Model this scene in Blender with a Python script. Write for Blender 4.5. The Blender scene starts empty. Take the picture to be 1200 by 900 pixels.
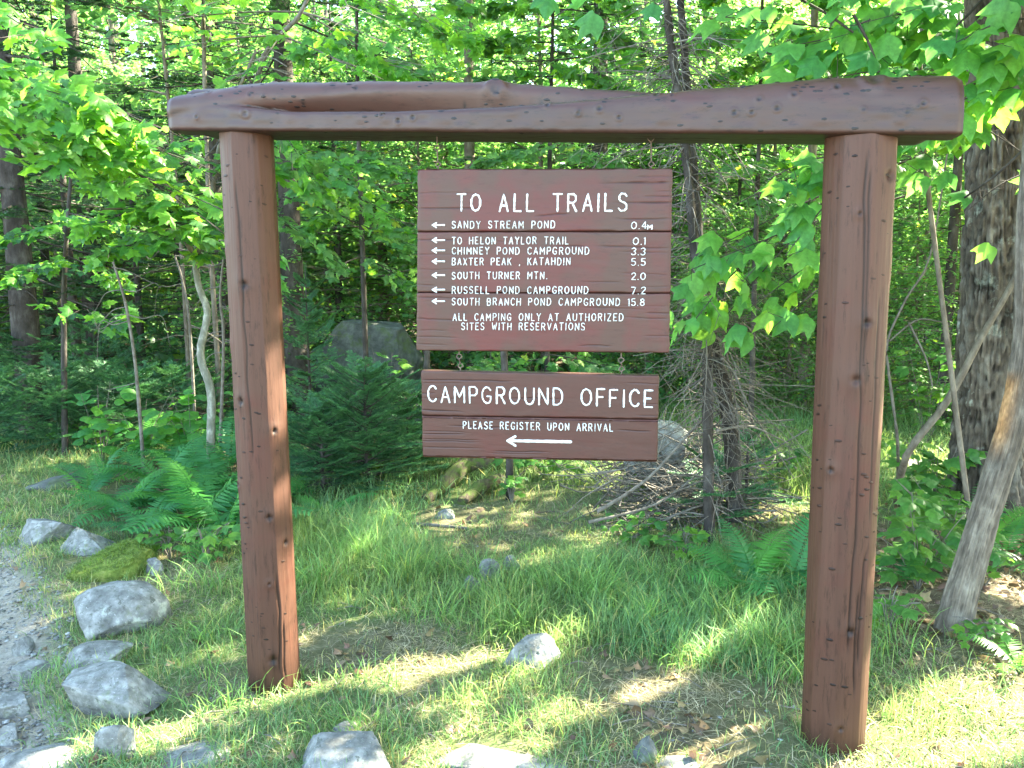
import bpy, math, random
import numpy as np
from mathutils import Vector, Matrix
random.seed(7)
rng = np.random.default_rng(11)
scene = bpy.context.scene
COL = scene.collection

# ------------------------------------------------------------------ camera
FPX = 967.0                                   # focal length in pixels of the 1200 x 900 photograph
CAM = np.array([0.0, 0.0, 1.6])
_u = np.array([-63.0, 7230.0, 967.0]); _u /= np.linalg.norm(_u)
Zc = np.array([0.0, -math.sqrt(1 - _u[2] ** 2), _u[2]])
_b = _u[0] * Zc[2] / math.sqrt(1 - _u[2] ** 2)
Xc = np.array([math.sqrt(1 - _b * _b - _u[0] ** 2), _b, _u[0]])
Yc = np.cross(Zc, Xc)
cam_data = bpy.data.cameras.new('camera')
cam_data.sensor_width = 36.0
cam_data.lens = 36.0 * FPX / 1200.0
cam_data.clip_start = 0.05
cam_data.clip_end = 500.0
cam = bpy.data.objects.new('camera', cam_data)
COL.objects.link(cam)
cam.matrix_world = Matrix(((Xc[0], Yc[0], Zc[0], CAM[0]), (Xc[1], Yc[1], Zc[1], CAM[1]),
                           (Xc[2], Yc[2], Zc[2], CAM[2]), (0, 0, 0, 1)))
scene.camera = cam

# ------------------------------------------------------------------ light
SUN_EL, SUN_AZ = math.radians(36.0), math.radians(30.0)     # azimuth measured from +X towards +Y
SUN = np.array([math.cos(SUN_AZ) * math.cos(SUN_EL), math.sin(SUN_AZ) * math.cos(SUN_EL), math.sin(SUN_EL)])
world = bpy.data.worlds.new('World'); scene.world = world; world.use_nodes = True
wn = world.node_tree.nodes; wl = world.node_tree.links
sky = wn.new('ShaderNodeTexSky'); sky.sky_type = 'NISHITA'; sky.sun_disc = False
sky.sun_elevation = SUN_EL; sky.sun_rotation = math.pi / 2 - SUN_AZ
sky.air_density = 1.0; sky.dust_density = 1.5; sky.ozone_density = 1.0
bg = wn['Background']; bg.inputs['Strength'].default_value = 0.15
wl.new(sky.outputs['Color'], bg.inputs['Color'])
sun_data = bpy.data.lights.new('sun', 'SUN'); sun_data.energy = 5.0; sun_data.angle = math.radians(0.5)
sun_data.color = (1.0, 0.93, 0.80)
sun = bpy.data.objects.new('sun', sun_data); COL.objects.link(sun)
sun.rotation_euler = Vector(SUN).to_track_quat('Z', 'Y').to_euler()
scene.view_settings.view_transform = 'Standard'
scene.view_settings.look = 'None'
scene.view_settings.gamma = 1.0
scene.view_settings.exposure = 3.95
try:
    scene.view_settings.use_white_balance = True; scene.view_settings.white_balance_temperature = 6900; scene.view_settings.white_balance_tint = 4
except Exception: pass
cy = scene.cycles
cy.max_bounces = 7; cy.diffuse_bounces = 4; cy.glossy_bounces = 2; cy.transmission_bounces = 5
cy.use_denoising = True
cy.use_adaptive_sampling = False
try: cy.denoiser = 'OPENIMAGEDENOISE'; cy.denoising_prefilter = 'ACCURATE'; cy.denoising_input_passes = 'RGB_ALBEDO_NORMAL'
except Exception: pass
cy.caustics_reflective = False; cy.caustics_refractive = False

# ------------------------------------------------------------------ small maths
def _h(ix, iy, iz, seed):
    n = (ix.astype(np.int64) * 374761393 + iy.astype(np.int64) * 668265263 + iz.astype(np.int64) * 2147483647 + seed * 974634777) & 0xffffffff
    n = ((n ^ (n >> 13)) * 1274126177) & 0xffffffff
    n = (n ^ (n >> 16)) & 0xffffffff
    return n / 4294967295.0
def noise(x, y, z=0.0, seed=0):
    x, y, z = np.broadcast_arrays(np.asarray(x, float), np.asarray(y, float), np.asarray(z, float))
    ix, iy, iz = np.floor(x), np.floor(y), np.floor(z)
    fx, fy, fz = x - ix, y - iy, z - iz
    fx, fy, fz = fx * fx * (3 - 2 * fx), fy * fy * (3 - 2 * fy), fz * fz * (3 - 2 * fz)
    r = 0
    for dx in (0, 1):
        for dy in (0, 1):
            for dz in (0, 1):
                w = (fx if dx else 1 - fx) * (fy if dy else 1 - fy) * (fz if dz else 1 - fz)
                r = r + w * _h(ix + dx, iy + dy, iz + dz, seed)
    return r * 2 - 1
def fbm(x, y, z=0.0, o=4, seed=0):
    r, a, f = 0, 0.5, 1.0
    for k in range(o):
        r = r + a * noise(x * f, y * f, np.asarray(z) * f, seed + k); a *= 0.5; f *= 2.07
    return r
def sstep(a, b, x):
    t = np.clip((x - a) / (b - a), 0, 1); return t * t * (3 - 2 * t)
def unit(v):
    v = np.asarray(v, float); return v / np.maximum(np.linalg.norm(v, axis=-1, keepdims=True), 1e-9)
def V(*a): return np.array(a, float)
def ray(px, py):
    return Xc * ((px - 600) / FPX) + Yc * (-(py - 450) / FPX) - Zc
def P(px, py, depth):
    """point seen at photo pixel (px,py), at distance depth in front of the camera (along +Y)"""
    d = ray(px, py); return CAM + d * (depth / d[1])
def road_edge(y):            # x of the edge of the dirt track at distance y
    return np.interp(y, [1.5, 2.5, 2.8, 3.2, 3.9, 4.6, 5.6, 8, 12], [-1.10, -1.48, -1.62, -1.85, -2.31, -2.86, -3.70, -6.0, -10])
def ground_z(x, y):
    x = np.asarray(x, float); y = np.asarray(y, float)
    z = 0.035 * fbm(x * 0.9, y * 0.9, 0, 3, 5) + 0.010 * noise(x * 4, y * 4, 0, 9)
    z = z + 0.22 * sstep(6, 14, y) * noise(x * 0.22, y * 0.22, 0, 3)
    z = z - 0.05 * sstep(0.10, -0.25, x - road_edge(y))
    z = z + sstep(30, 60, y) * 1.5
    return z
def G(px, py):
    d = ray(px, py); t = -CAM[2] / d[2]
    for k in range(12):
        p = CAM + d * t; t = (float(ground_z(p[0], p[1])) - CAM[2]) / d[2]
    return CAM + d * t
def onz(x, y, dz=0.0): return V(x, y, float(ground_z(x, y)) + dz)
def project(p):
    q = np.asarray(p) - CAM
    zc = -(q @ Zc); zc = np.where(np.abs(zc) < 1e-6, 1e-6, zc)
    return 600 + FPX * (q @ Xc) / zc, 450 - FPX * (q @ Yc) / zc, zc

# ------------------------------------------------------------------ mesh buffer
class MB:
    def __init__(s): s.v = []; s.f = []; s.c = []; s.n = 0
    def add(s, verts, faces, col=(1, 1, 1)):
        verts = np.asarray(verts, float).reshape(-1, 3); faces = np.asarray(faces, np.int64)
        if len(verts) == 0 or len(faces) == 0: return
        s.v.append(verts); s.f.append(faces + s.n)
        c = np.asarray(col, float)
        if c.ndim == 1: c = np.tile(c, (len(verts), 1))
        s.c.append(c); s.n += len(verts)
    def mesh(s, name, mat, smooth=True):
        me = bpy.data.meshes.new(name)
        v = np.concatenate(s.v); c = np.concatenate(s.c)
        me.vertices.add(len(v)); me.vertices.foreach_set('co', v.astype(np.float32).ravel())
        idx = np.concatenate([f.ravel() for f in s.f])
        sizes = np.concatenate([np.full(len(f), f.shape[1]) for f in s.f])
        me.loops.add(len(idx)); me.loops.foreach_set('vertex_index', idx.astype(np.int32))
        me.polygons.add(len(sizes))
        me.polygons.foreach_set('loop_start', np.concatenate([[0], np.cumsum(sizes)[:-1]]).astype(np.int32))
        me.polygons.foreach_set('loop_total', sizes.astype(np.int32))
        me.update(calc_edges=True); me.validate()
        if smooth: me.polygons.foreach_set('use_smooth', np.ones(len(me.polygons), bool))
        if len(me.vertices) == len(c):
            a = me.color_attributes.new('Col', 'FLOAT_COLOR', 'POINT')
            a.data.foreach_set('color', np.hstack([c, np.ones((len(c), 1))]).astype(np.float32).ravel())
        me.materials.append(mat)
        return me
    def build(s, name, mat, parent=None, smooth=True, kind=None, label=None, origin=None):
        if not s.v: return None
        if origin is not None:
            s.v = [v - np.asarray(origin) for v in s.v]
        me = s.mesh(name, mat, smooth)
        return link(name, me, parent, kind=kind, label=label, loc=origin)
def link(name, me, parent=None, kind=None, label=None, loc=None):
    o = bpy.data.objects.new(name, me); COL.objects.link(o)
    if parent is not None:
        o.parent = parent
        if loc is not None: o.location = Vector(loc) - world_loc(parent)
        else: o.location = -world_loc(parent)
    elif loc is not None: o.location = Vector(loc)
    if kind: o['kind'] = kind
    if label: o['label'] = label
    return o
def world_loc(o):
    v = Vector((0, 0, 0))
    while o is not None: v = v + o.location; o = o.parent
    return v
def tag(o, label, cat, group=None):
    o['label'] = label; o['category'] = cat
    if group: o['group'] = group
    return o
def thing(name, label, cat, loc, group=None):
    o = bpy.data.objects.new(name, None); COL.objects.link(o); o.location = Vector(loc)
    o.empty_display_size = 0.1
    return tag(o, label, cat, group)
def copy_tree(o, parent=None):
    c = o.copy(); COL.objects.link(c); c.parent = parent
    for ch in [k for k in ALLCH.get(o.name, [])]:
        copy_tree(ch, c)
    return c
ALLCH = {}
def snapshot(o):
    ALLCH[o.name] = list(o.children)
    for c in o.children: snapshot(c)

def frames(path):
    path = np.asarray(path, float); t = np.gradient(path, axis=0); t = unit(t)
    ref = V(0, 0, 1) if abs(t[0][2]) < 0.9 else V(1, 0, 0)
    a = unit(np.cross(t, ref)); b = unit(np.cross(t, a))
    return t, a, b
def tube(mb, path, radii, sides=6, col=(1, 1, 1), cap=True, noise_amp=0.0):
    path = np.asarray(path, float); n = len(path)
    radii = np.atleast_1d(np.asarray(radii, float)); radii = np.interp(np.linspace(0, 1, n), np.linspace(0, 1, len(radii)), radii) if len(radii) > 1 else np.full(n, radii[0])
    t, a, b = frames(path)
    ang = np.linspace(0, 2 * math.pi, sides, endpoint=False)
    ring = (a[:, None, :] * np.cos(ang)[None, :, None] + b[:, None, :] * np.sin(ang)[None, :, None])
    rr = radii[:, None] * np.ones((1, sides))
    if noise_amp: rr = rr * (1 + noise_amp * rng.uniform(-1, 1, rr.shape))
    v = (path[:, None, :] + ring * rr[:, :, None]).reshape(-1, 3)
    i = np.arange(n - 1)[:, None] * sides; j = np.arange(sides)[None, :]; j2 = (j + 1) % sides
    f = np.stack([i + j, i + j2, i + sides + j2, i + sides + j], -1).reshape(-1, 4)
    mb.add(v, f, col)
    if cap:
        for k, rev in ((0, True), (n - 1, False)):
            base = mb.n; ringv = v[k * sides:(k + 1) * sides]
            vv = np.vstack([ringv, path[k][None]])
            ff = [[q, (q + 1) % sides, sides] for q in range(sides)]
            if rev: ff = [x[::-1] for x in ff]
            mb.add(vv, ff, col)
def spline(pts, n=24):
    pts = np.asarray(pts, float)
    if len(pts) == 2: return pts[0] + (pts[1] - pts[0]) * np.linspace(0, 1, n)[:, None]
    out = []; m = len(pts) - 1; per = max(2, n // m)
    for i in range(m):
        p0 = pts[max(i - 1, 0)]; p1 = pts[i]; p2 = pts[i + 1]; p3 = pts[min(i + 2, m)]
        t = np.linspace(0, 1, per, endpoint=(i == m - 1))[:, None]
        out.append(0.5 * ((2 * p1) + (-p0 + p2) * t + (2 * p0 - 5 * p1 + 4 * p2 - p3) * t ** 2 + (-p0 + 3 * p1 - 3 * p2 + p3) * t ** 3))
    return np.vstack(out)

# ------------------------------------------------------------------ materials
def new_mat(name):
    m = bpy.data.materials.new(name); m.use_nodes = True
    nt = m.node_tree; nt.nodes.clear()
    return m, nt.nodes, nt.links
def N(nodes, t, **kw):
    n = nodes.new(t)
    for k, v in kw.items():
        if k.startswith('i_'):
            n.inputs[k[2:].replace('_', ' ')].default_value = v
        else: setattr(n, k, v)
    return n
def ramp(nodes, stops):
    r = nodes.new('ShaderNodeValToRGB'); e = r.color_ramp.elements
    while len(e) > 1: e.remove(e[-1])
    e[0].position = stops[0][0]; e[0].color = (*stops[0][1], 1)
    for p, c in stops[1:]:
        k = e.new(p); k.color = (*c, 1)
    return r
def mix(nodes, links, a, b, fac, mode='MIX'):
    m = nodes.new('ShaderNodeMix'); m.data_type = 'RGBA'; m.blend_type = mode
    for s, v in ((0, fac), (6, a), (7, b)):
        if hasattr(v, 'is_linked') or hasattr(v, 'links'): links.new(v, m.inputs[s])
        elif s == 0: m.inputs[0].default_value = v
        else: m.inputs[s].default_value = (*v, 1)
    return m.outputs[2]
def noise_n(nodes, links, vec, scale, detail=4, rough=0.6, dist=0.0):
    n = nodes.new('ShaderNodeTexNoise'); n.inputs['Scale'].default_value = scale
    n.inputs['Detail'].default_value = detail; n.inputs['Roughness'].default_value = rough
    n.inputs['Distortion'].default_value = dist
    if vec is not None: links.new(vec, n.inputs['Vector'])
    return n
def mapped(nodes, links, vec, scale=(1, 1, 1), loc=(0, 0, 0)):
    m = nodes.new('ShaderNodeMapping'); m.inputs['Scale'].default_value = scale; m.inputs['Location'].default_value = loc
    links.new(vec, m.inputs['Vector']); return m.outputs[0]

def leaf_material(name, base, trans, gloss=0.35, var=0.35, trans_fac=0.45, spot=None, objrand=False):
    m, n, l = new_mat(name)
    out = N(n, 'ShaderNodeOutputMaterial')
    at = N(n, 'ShaderNodeVertexColor', layer_name='Col')
    geo = N(n, 'ShaderNodeNewGeometry')
    tint = at.outputs['Color']
    if objrand:
        oi = N(n, 'ShaderNodeObjectInfo')
        r = ramp(n, [(0, (0.55, 0.75, 0.75)), (0.45, (0.95, 1.0, 0.9)), (0.85, (1.25, 1.15, 0.7)), (1, (1.45, 1.2, 0.6))])
        l.new(oi.outputs['Random'], r.inputs[0])
        tint = mix(n, l, tint, r.outputs[0], 1.0, 'MULTIPLY')
    tc = N(n, 'ShaderNodeTexCoord')
    nz = noise_n(n, l, tc.outputs['Object'], 30 if not objrand else 4, 3)
    rr = ramp(n, [(0.3, (1 - var, 1 - var, 1 - var)), (0.7, (1 + var * .4, 1 + var * .4, 1 + var * .4))])
    l.new(nz.outputs[0], rr.inputs[0])
    t2 = mix(n, l, tint, rr.outputs[0], 1.0, 'MULTIPLY')
    c1 = mix(n, l, base, t2, 1.0, 'MULTIPLY'); c2 = mix(n, l, trans, t2, 1.0, 'MULTIPLY')
    p = N(n, 'ShaderNodeBsdfPrincipled'); l.new(c1, p.inputs['Base Color'])
    p.inputs['Roughness'].default_value = 0.5; p.inputs['Specular IOR Level'].default_value = gloss
    tr = N(n, 'ShaderNodeBsdfTranslucent'); l.new(c2, tr.inputs['Color'])
    ms = N(n, 'ShaderNodeMixShader'); ms.inputs[0].default_value = trans_fac
    l.new(p.outputs[0], ms.inputs[1]); l.new(tr.outputs[0], ms.inputs[2]); l.new(ms.outputs[0], out.inputs[0])
    return m
def simple_mat(name, stops, scale, rough=0.8, bump=0.3, stretch=(1, 1, 1), bump_scale=None, spec=0.3, vcol=False, dist=0.0, detail=6, bump_dist=0.01, extra=None):
    m, n, l = new_mat(name)
    out = N(n, 'ShaderNodeOutputMaterial'); tc = N(n, 'ShaderNodeTexCoord')
    vec = mapped(n, l, tc.outputs['Object'], stretch)
    nz = noise_n(n, l, vec, scale, detail, 0.65, dist)
    r = ramp(n, stops); l.new(nz.outputs[0], r.inputs[0]); col = r.outputs[0]
    if extra:
        for (sc2, lo, hi, c) in extra:
            nn = noise_n(n, l, tc.outputs['Object'], sc2, 5, 0.7); r2 = ramp(n, [(lo, (0, 0, 0)), (hi, (1, 1, 1))])
            l.new(nn.outputs[0], r2.inputs[0]); col = mix(n, l, col, c, r2.outputs[0])
    if vcol:
        at = N(n, 'ShaderNodeVertexColor', layer_name='Col'); col = mix(n, l, col, at.outputs['Color'], 1.0, 'MULTIPLY')
    p = N(n, 'ShaderNodeBsdfPrincipled'); l.new(col, p.inputs['Base Color'])
    p.inputs['Roughness'].default_value = rough; p.inputs['Specular IOR Level'].default_value = spec
    if bump:
        b = noise_n(n, l, vec, bump_scale or scale * 3, 6, 0.7, dist)
        bp = N(n, 'ShaderNodeBump'); bp.inputs['Strength'].default_value = bump; bp.inputs['Distance'].default_value = bump_dist
        l.new(b.outputs[0], bp.inputs['Height']); l.new(bp.outputs[0], p.inputs['Normal'])
    l.new(p.outputs[0], out.inputs[0])
    return m

def paint_mat(name, axis_stretch, base=(0.150, 0.075, 0.058), red=(0.20, 0.062, 0.055), crack=True, lo=0.64, hi=0.68, redlo=0.52, redhi=0.72, spec=.30, rough=(.36, .56), worn=.25):
    """brown enamel on wood: reddish patches, grain relief, hairline splits along the grain"""
    m, n, l = new_mat(name)
    out = N(n, 'ShaderNodeOutputMaterial'); tc = N(n, 'ShaderNodeTexCoord')
    o = tc.outputs['Object']
    big = noise_n(n, l, mapped(n, l, o, (1, 1, 1)), 5.5, 4, 0.55, 0.4)
    r1 = ramp(n, [(redlo, (0, 0, 0)), (redhi, (1, 1, 1))]); l.new(big.outputs[0], r1.inputs[0])
    col = mix(n, l, base, red, r1.outputs[0])
    gr = noise_n(n, l, mapped(n, l, o, axis_stretch), 42, 5, 0.65)
    r2 = ramp(n, [(0.3, (0.93, 0.93, 0.93)), (0.7, (1.05, 1.05, 1.05))]); l.new(gr.outputs[0], r2.inputs[0])
    col = mix(n, l, col, r2.outputs[0], 1.0, 'MULTIPLY')
    fine = noise_n(n, l, o, 260, 3, 0.7)
    r3 = ramp(n, [(0.70, (0, 0, 0)), (0.76, (1, 1, 1))]); l.new(fine.outputs[0], r3.inputs[0])
    col = mix(n, l, col, tuple(c * 1.7 for c in base), r3.outputs[0])
    wr = noise_n(n, l, mapped(n, l, o, tuple((a * 3 if a < 1 else a) for a in axis_stretch)), 55, 6, 0.8)
    r5 = ramp(n, [(0.34, (1 - worn, 1 - worn, 1 - worn)), (0.46, (1, 1, 1)), (0.66, (1, 1, 1)), (0.74, (1 + worn * .8, 1 + worn * .75, 1 + worn * .7))]); l.new(wr.outputs[0], r5.inputs[0])
    col = mix(n, l, col, r5.outputs[0], 1.0, 'MULTIPLY')
    ck = noise_n(n, l, mapped(n, l, o, tuple((a * 0.28 if a < 1 else a) for a in axis_stretch)), 60, 2, 0.5, 0.0)
    r4 = ramp(n, [(lo, (0, 0, 0)), (hi, (1, 1, 1))]); l.new(ck.outputs[0], r4.inputs[0])
    if crack: col = mix(n, l, col, (0.045, 0.02, 0.016), r4.outputs[0])
    at = N(n, 'ShaderNodeVertexColor', layer_name='Col'); col = mix(n, l, col, at.outputs['Color'], 1.0, 'MULTIPLY')
    p = N(n, 'ShaderNodeBsdfPrincipled'); l.new(col, p.inputs['Base Color'])
    rg = N(n, 'ShaderNodeMapRange'); l.new(gr.outputs[0], rg.inputs[0]); rg.inputs[3].default_value = rough[0]; rg.inputs[4].default_value = rough[1]
    l.new(rg.outputs[0], p.inputs['Roughness']); p.inputs['Specular IOR Level'].default_value = spec
    b1 = N(n, 'ShaderNodeBump'); b1.inputs['Strength'].default_value = 0.16; b1.inputs['Distance'].default_value = 0.004
    l.new(gr.outputs[0], b1.inputs['Height'])
    last = b1
    if crack:
        b2 = N(n, 'ShaderNodeBump'); b2.inputs['Strength'].default_value = 0.6; b2.inputs['Distance'].default_value = 0.004; b2.invert = True
        l.new(r4.outputs[0], b2.inputs['Height']); l.new(b1.outputs[0], b2.inputs['Normal']); last = b2
    l.new(last.outputs[0], p.inputs['Normal']); l.new(p.outputs[0], out.inputs[0])
    return m

M = {}
M['post_paint'] = paint_mat('brown_post_paint', (1, 1, 0.05), base=(0.064, 0.028, 0.0175), red=(0.068, 0.024, 0.0155), crack=False, spec=.22, rough=(.42, .62), worn=.5)
M['beam_paint'] = paint_mat('brown_beam_paint', (0.05, 1, 1), base=(0.040, 0.0175, 0.0115), red=(0.044, 0.0155, 0.010), spec=.38, rough=(.36, .56), worn=.5, crack=False)
M['board_paint'] = paint_mat('brown_board_paint', (0.05, 1, 1), base=(0.058, 0.025, 0.017), red=(0.078, 0.018, 0.0145), crack=False, redlo=.46, redhi=.63)
M['board_paint2'] = paint_mat('brown_lower_board_paint', (0.05, 1, 1), base=(0.056, 0.021, 0.0145), red=(0.064, 0.018, 0.013), crack=False)
M['white_paint'] = simple_mat('white_letter_paint', [(0.32, (0.20, 0.17, 0.15)), (0.42, (0.50, 0.50, 0.47)), (0.62, (0.60, 0.60, 0.56))], 110, 0.5, 0.3, vcol=True)
M['iron'] = simple_mat('rusty_iron', [(0.3, (0.05, 0.045, 0.04)), (0.7, (0.16, 0.10, 0.07))], 60, 0.6, 0.3)
M['maple_leaf'] = leaf_material('maple_leaf', (0.105, 0.27, 0.055), (0.36, 0.70, 0.09), trans_fac=0.58, objrand=True)
M['striped_leaf'] = leaf_material('striped_maple_leaf', (0.085, 0.24, 0.070), (0.27, 0.60, 0.10), trans_fac=0.55, objrand=True)
M['foliage'] = leaf_material('broad_foliage', (0.095, 0.215, 0.07), (0.26, 0.53, 0.11), trans_fac=0.55)
M['foliage_dark'] = leaf_material('deep_foliage', (0.038, 0.12, 0.038), (0.08, 0.22, 0.04), trans_fac=0.42)  # leaf colour darkened to carry the understory shade
M['needles'] = leaf_material('conifer_needles', (0.028, 0.075, 0.028), (0.035, 0.10, 0.025), gloss=0.3, trans_fac=0.2)
M['fir_young'] = leaf_material('young_fir_needles', (0.055, 0.16, 0.065), (0.08, 0.22, 0.06), gloss=0.35, trans_fac=0.25)
M['fern'] = leaf_material('fern_green', (0.055, 0.20, 0.065), (0.12, 0.38, 0.08), trans_fac=0.45, objrand=True)
M['grass'] = leaf_material('grass_blades', (0.155, 0.265, 0.08), (0.23, 0.40, 0.09), gloss=0.35, trans_fac=0.38)
M['straw'] = leaf_material('dry_straw', (0.42, 0.36, 0.22), (0.40, 0.34, 0.18), gloss=0.2, trans_fac=0.2)
M['litter'] = leaf_material('dead_leaf_litter', (0.19, 0.125, 0.065), (0.16, 0.09, 0.035), gloss=0.25, trans_fac=0.15)
M['bark_dark'] = simple_mat('dark_conifer_bark', [(0.25, (0.018, 0.015, 0.012)), (0.5, (0.050, 0.042, 0.036)), (0.75, (0.11, 0.10, 0.088))], 12, 0.9, 0.9, (1, 1, 0.5), 30, 0.15, bump_dist=0.02)
M['bark_big'] = simple_mat('furrowed_bark', [(0.25, (0.050, 0.038, 0.028)), (0.5, (0.115, 0.092, 0.070)), (0.68, (0.19, 0.17, 0.14))], 14, 0.92, 0.8, (1, 1, 0.5), 40, 0.15, vcol=True, bump_dist=0.012, extra=[(3.5, 0.60, 0.68, (0.30, 0.31, 0.25))])
M['bark_grey'] = simple_mat('smooth_grey_bark', [(0.25, (0.065, 0.050, 0.036)), (0.5, (0.135, 0.110, 0.083)), (0.75, (0.23, 0.20, 0.155))], 20, 0.85, 0.6, (1, 1, 0.5), 60, 0.2, vcol=True, bump_dist=0.005)
M['bark_pale'] = simple_mat('pale_sapling_bark', [(0.3, (0.09, 0.09, 0.065)), (0.52, (0.15, 0.148, 0.118)), (0.70, (0.31, 0.31, 0.26))], 22, 0.8, 0.3, (1, 1, 0.6), 60, 0.2, bump_dist=0.003)
M['twig'] = simple_mat('dry_grey_twigs', [(0.3, (0.07, 0.058, 0.046)), (0.7, (0.19, 0.168, 0.14))], 25, 0.9, 0.2, spec=0.15, vcol=True)
M['rock'] = simple_mat('granite_with_lichen', [(0.28, (0.075, 0.075, 0.068)), (0.5, (0.165, 0.165, 0.155)), (0.70, (0.29, 0.29, 0.275))], 17, 0.9, 0.9, (1, 1, 1), 40, 0.25, vcol=True, bump_dist=0.008,
                       extra=[(30, 0.56, 0.62, (0.09, 0.095, 0.08)), (8, 0.60, 0.68, (0.32, 0.34, 0.29)), (120, 0.62, 0.68, (0.40, 0.39, 0.37)), (5, .60, .70, (.13, .15, .08))])
M['rock_dark'] = simple_mat('shaded_old_rock', [(0.28, (0.05, 0.052, 0.05)), (0.5, (0.10, 0.105, 0.10)), (0.72, (0.17, 0.175, 0.165))], 10, 0.9, 0.5, (1, 1, 1), 30, 0.2, vcol=True, bump_dist=0.01, extra=[(4, 0.5, 0.64, (0.09, 0.12, 0.05))])  # darker grey stone with greenish patches
M['moss'] = simple_mat('moss', [(0.3, (0.05, 0.075, 0.02)), (0.5, (0.11, 0.15, 0.03)), (0.62, (0.17, 0.20, 0.05)), (0.75, (0.24, 0.24, 0.10))], 22, 0.95, 0.9, (1, 1, 1), 90, 0.1, vcol=True, bump_dist=0.01)
M['wood_dead'] = simple_mat('rotten_wood', [(0.3, (0.03, 0.024, 0.016)), (0.6, (0.085, 0.066, 0.045)), (0.8, (0.16, 0.135, 0.10))], 12, 0.9, 0.7, (3, 1, 1), 40, 0.15, vcol=True, extra=[(9, 0.44, 0.54, (0.075, 0.10, 0.025))])

def ground_mat():
    m, n, l = new_mat('forest_floor')
    out = N(n, 'ShaderNodeOutputMaterial'); tc = N(n, 'ShaderNodeTexCoord'); o = tc.outputs['Object']
    at = N(n, 'ShaderNodeVertexColor', layer_name='Col'); sep = N(n, 'ShaderNodeSeparateColor'); l.new(at.outputs[0], sep.inputs[0])
    a = noise_n(n, l, o, 13, 8, 0.75); r = ramp(n, [(0.3, (0.055, 0.040, 0.026)), (0.5, (0.13, 0.095, 0.062)), (0.72, (0.26, 0.20, 0.14))]); l.new(a.outputs[0], r.inputs[0])
    b = noise_n(n, l, o, 45, 6, 0.75); r2 = ramp(n, [(0.3, (0.055, 0.090, 0.028)), (0.5, (0.11, 0.155, 0.05)), (0.7, (0.23, 0.22, 0.115))]); l.new(b.outputs[0], r2.inputs[0])
    c = noise_n(n, l, o, 30, 9, 0.8); r3 = ramp(n, [(0.3, (0.15, 0.13, 0.10)), (0.5, (0.28, 0.25, 0.205)), (0.72, (0.46, 0.42, 0.355))]); l.new(c.outputs[0], r3.inputs[0])
    col = mix(n, l, r.outputs[0], r2.outputs[0], sep.outputs[1]); col = mix(n, l, col, r3.outputs[0], sep.outputs[0])
    p = N(n, 'ShaderNodeBsdfPrincipled'); l.new(col, p.inputs['Base Color']); p.inputs['Roughness'].default_value = 0.95; p.inputs['Specular IOR Level'].default_value = 0.15
    d = noise_n(n, l, o, 60, 8, 0.8); bp = N(n, 'ShaderNodeBump'); bp.inputs['Strength'].default_value = 0.9; bp.inputs['Distance'].default_value = 0.02
    l.new(d.outputs[0], bp.inputs['Height']); l.new(bp.outputs[0], p.inputs['Normal']); l.new(p.outputs[0], out.inputs[0])
    return m
M['ground'] = ground_mat()

# ------------------------------------------------------------------ sun gaps: places the photograph shows in direct sun
E1 = V(-math.sin(SUN_AZ), math.cos(SUN_AZ), 0); E2 = np.cross(SUN, E1)
def sp(p): p = np.asarray(p); return np.stack([p @ E1, p @ E2, p @ SUN], -1)
GAPS = []            # (a2d, b2d, radius, depth along the sun, chance that a leaf there is missing)
def gap(p, q, r, chance=1.0):
    a, b = sp(p), sp(q); GAPS.append((a[:2], b[:2], r, min(a[2], b[2]), chance))
def in_gap(pos, margin=0.05):
    s = sp(pos); keep = np.ones(len(s), bool)
    for a, b, r, d, ch in GAPS:
        ab = b - a; L = max(ab @ ab, 1e-9)
        t = np.clip(((s[:, :2] - a) @ ab) / L, 0, 1)
        dist = np.linalg.norm(s[:, :2] - (a + t[:, None] * ab), axis=1)
        hit = (dist < r + margin) & (s[:, 2] > d + 0.4)
        if ch < 1: hit &= rng.random(len(s)) < ch
        keep &= ~hit
    return keep
for (x0, y0, x1, y1, r) in [(335, 803, 440, 776, .035), (400, 800, 470, 790, .03), (490, 792, 560, 778, .03), (680, 832, 740, 812, .02),
                            (760, 806, 800, 790, .02), (770, 886, 835, 862, .03), (1030, 880, 1190, 835, .20), (1080, 850, 1200, 800, .10),
                            (600, 665, 640, 655, .05), (690, 642, 740, 628, .08), (735, 585, 790, 575, .08), (625, 772, 632, 765, .05),
                            (120, 722, 150, 705, .03), (0, 520, 90, 505, .35), (180, 652, 215, 645, .04), (255, 668, 270, 660, .05),
                            (20, 570, 60, 560, .12), (900, 600, 940, 590, .08), (580, 840, 620, 830, .0), (820, 770, 860, 760, .02),
                            (360, 855, 450, 840, .0), (500, 892, 560, 888, .05), (1180, 690, 1195, 700, .06)]:
    if r > 0: gap(G(x0, y0), G(x1, y1), r + .026)
for (x0, y0, x1, y1, r, d) in [(324, 383, 324, 386, .014, 3.0), (321, 405, 321, 420, .016, 3.0), (322, 458, 322, 462, .013, 3.0), (334, 640, 334, 655, .018, 3.0),
                               (335, 700, 330, 790, .022, 3.0), (1042, 380, 1040, 450, .015, 2.7), (1016, 600, 1006, 860, .02, 2.7)]:
    gap(P(x0, y0, d), P(x1, y1, d), r + .024)
gap(P(60, 120, 5.0), P(420, 60, 5.2), 0.75, 0.88)
gap(P(100, 220, 5.0), P(330, 200, 5.2), 0.45, 0.85)
gap(P(960, 60, 4.2), P(1180, 110, 4.2), 0.45, 0.75)
gap(P(840, 250, 4.6), P(950, 300, 4.6), 0.30, 0.6)

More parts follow.
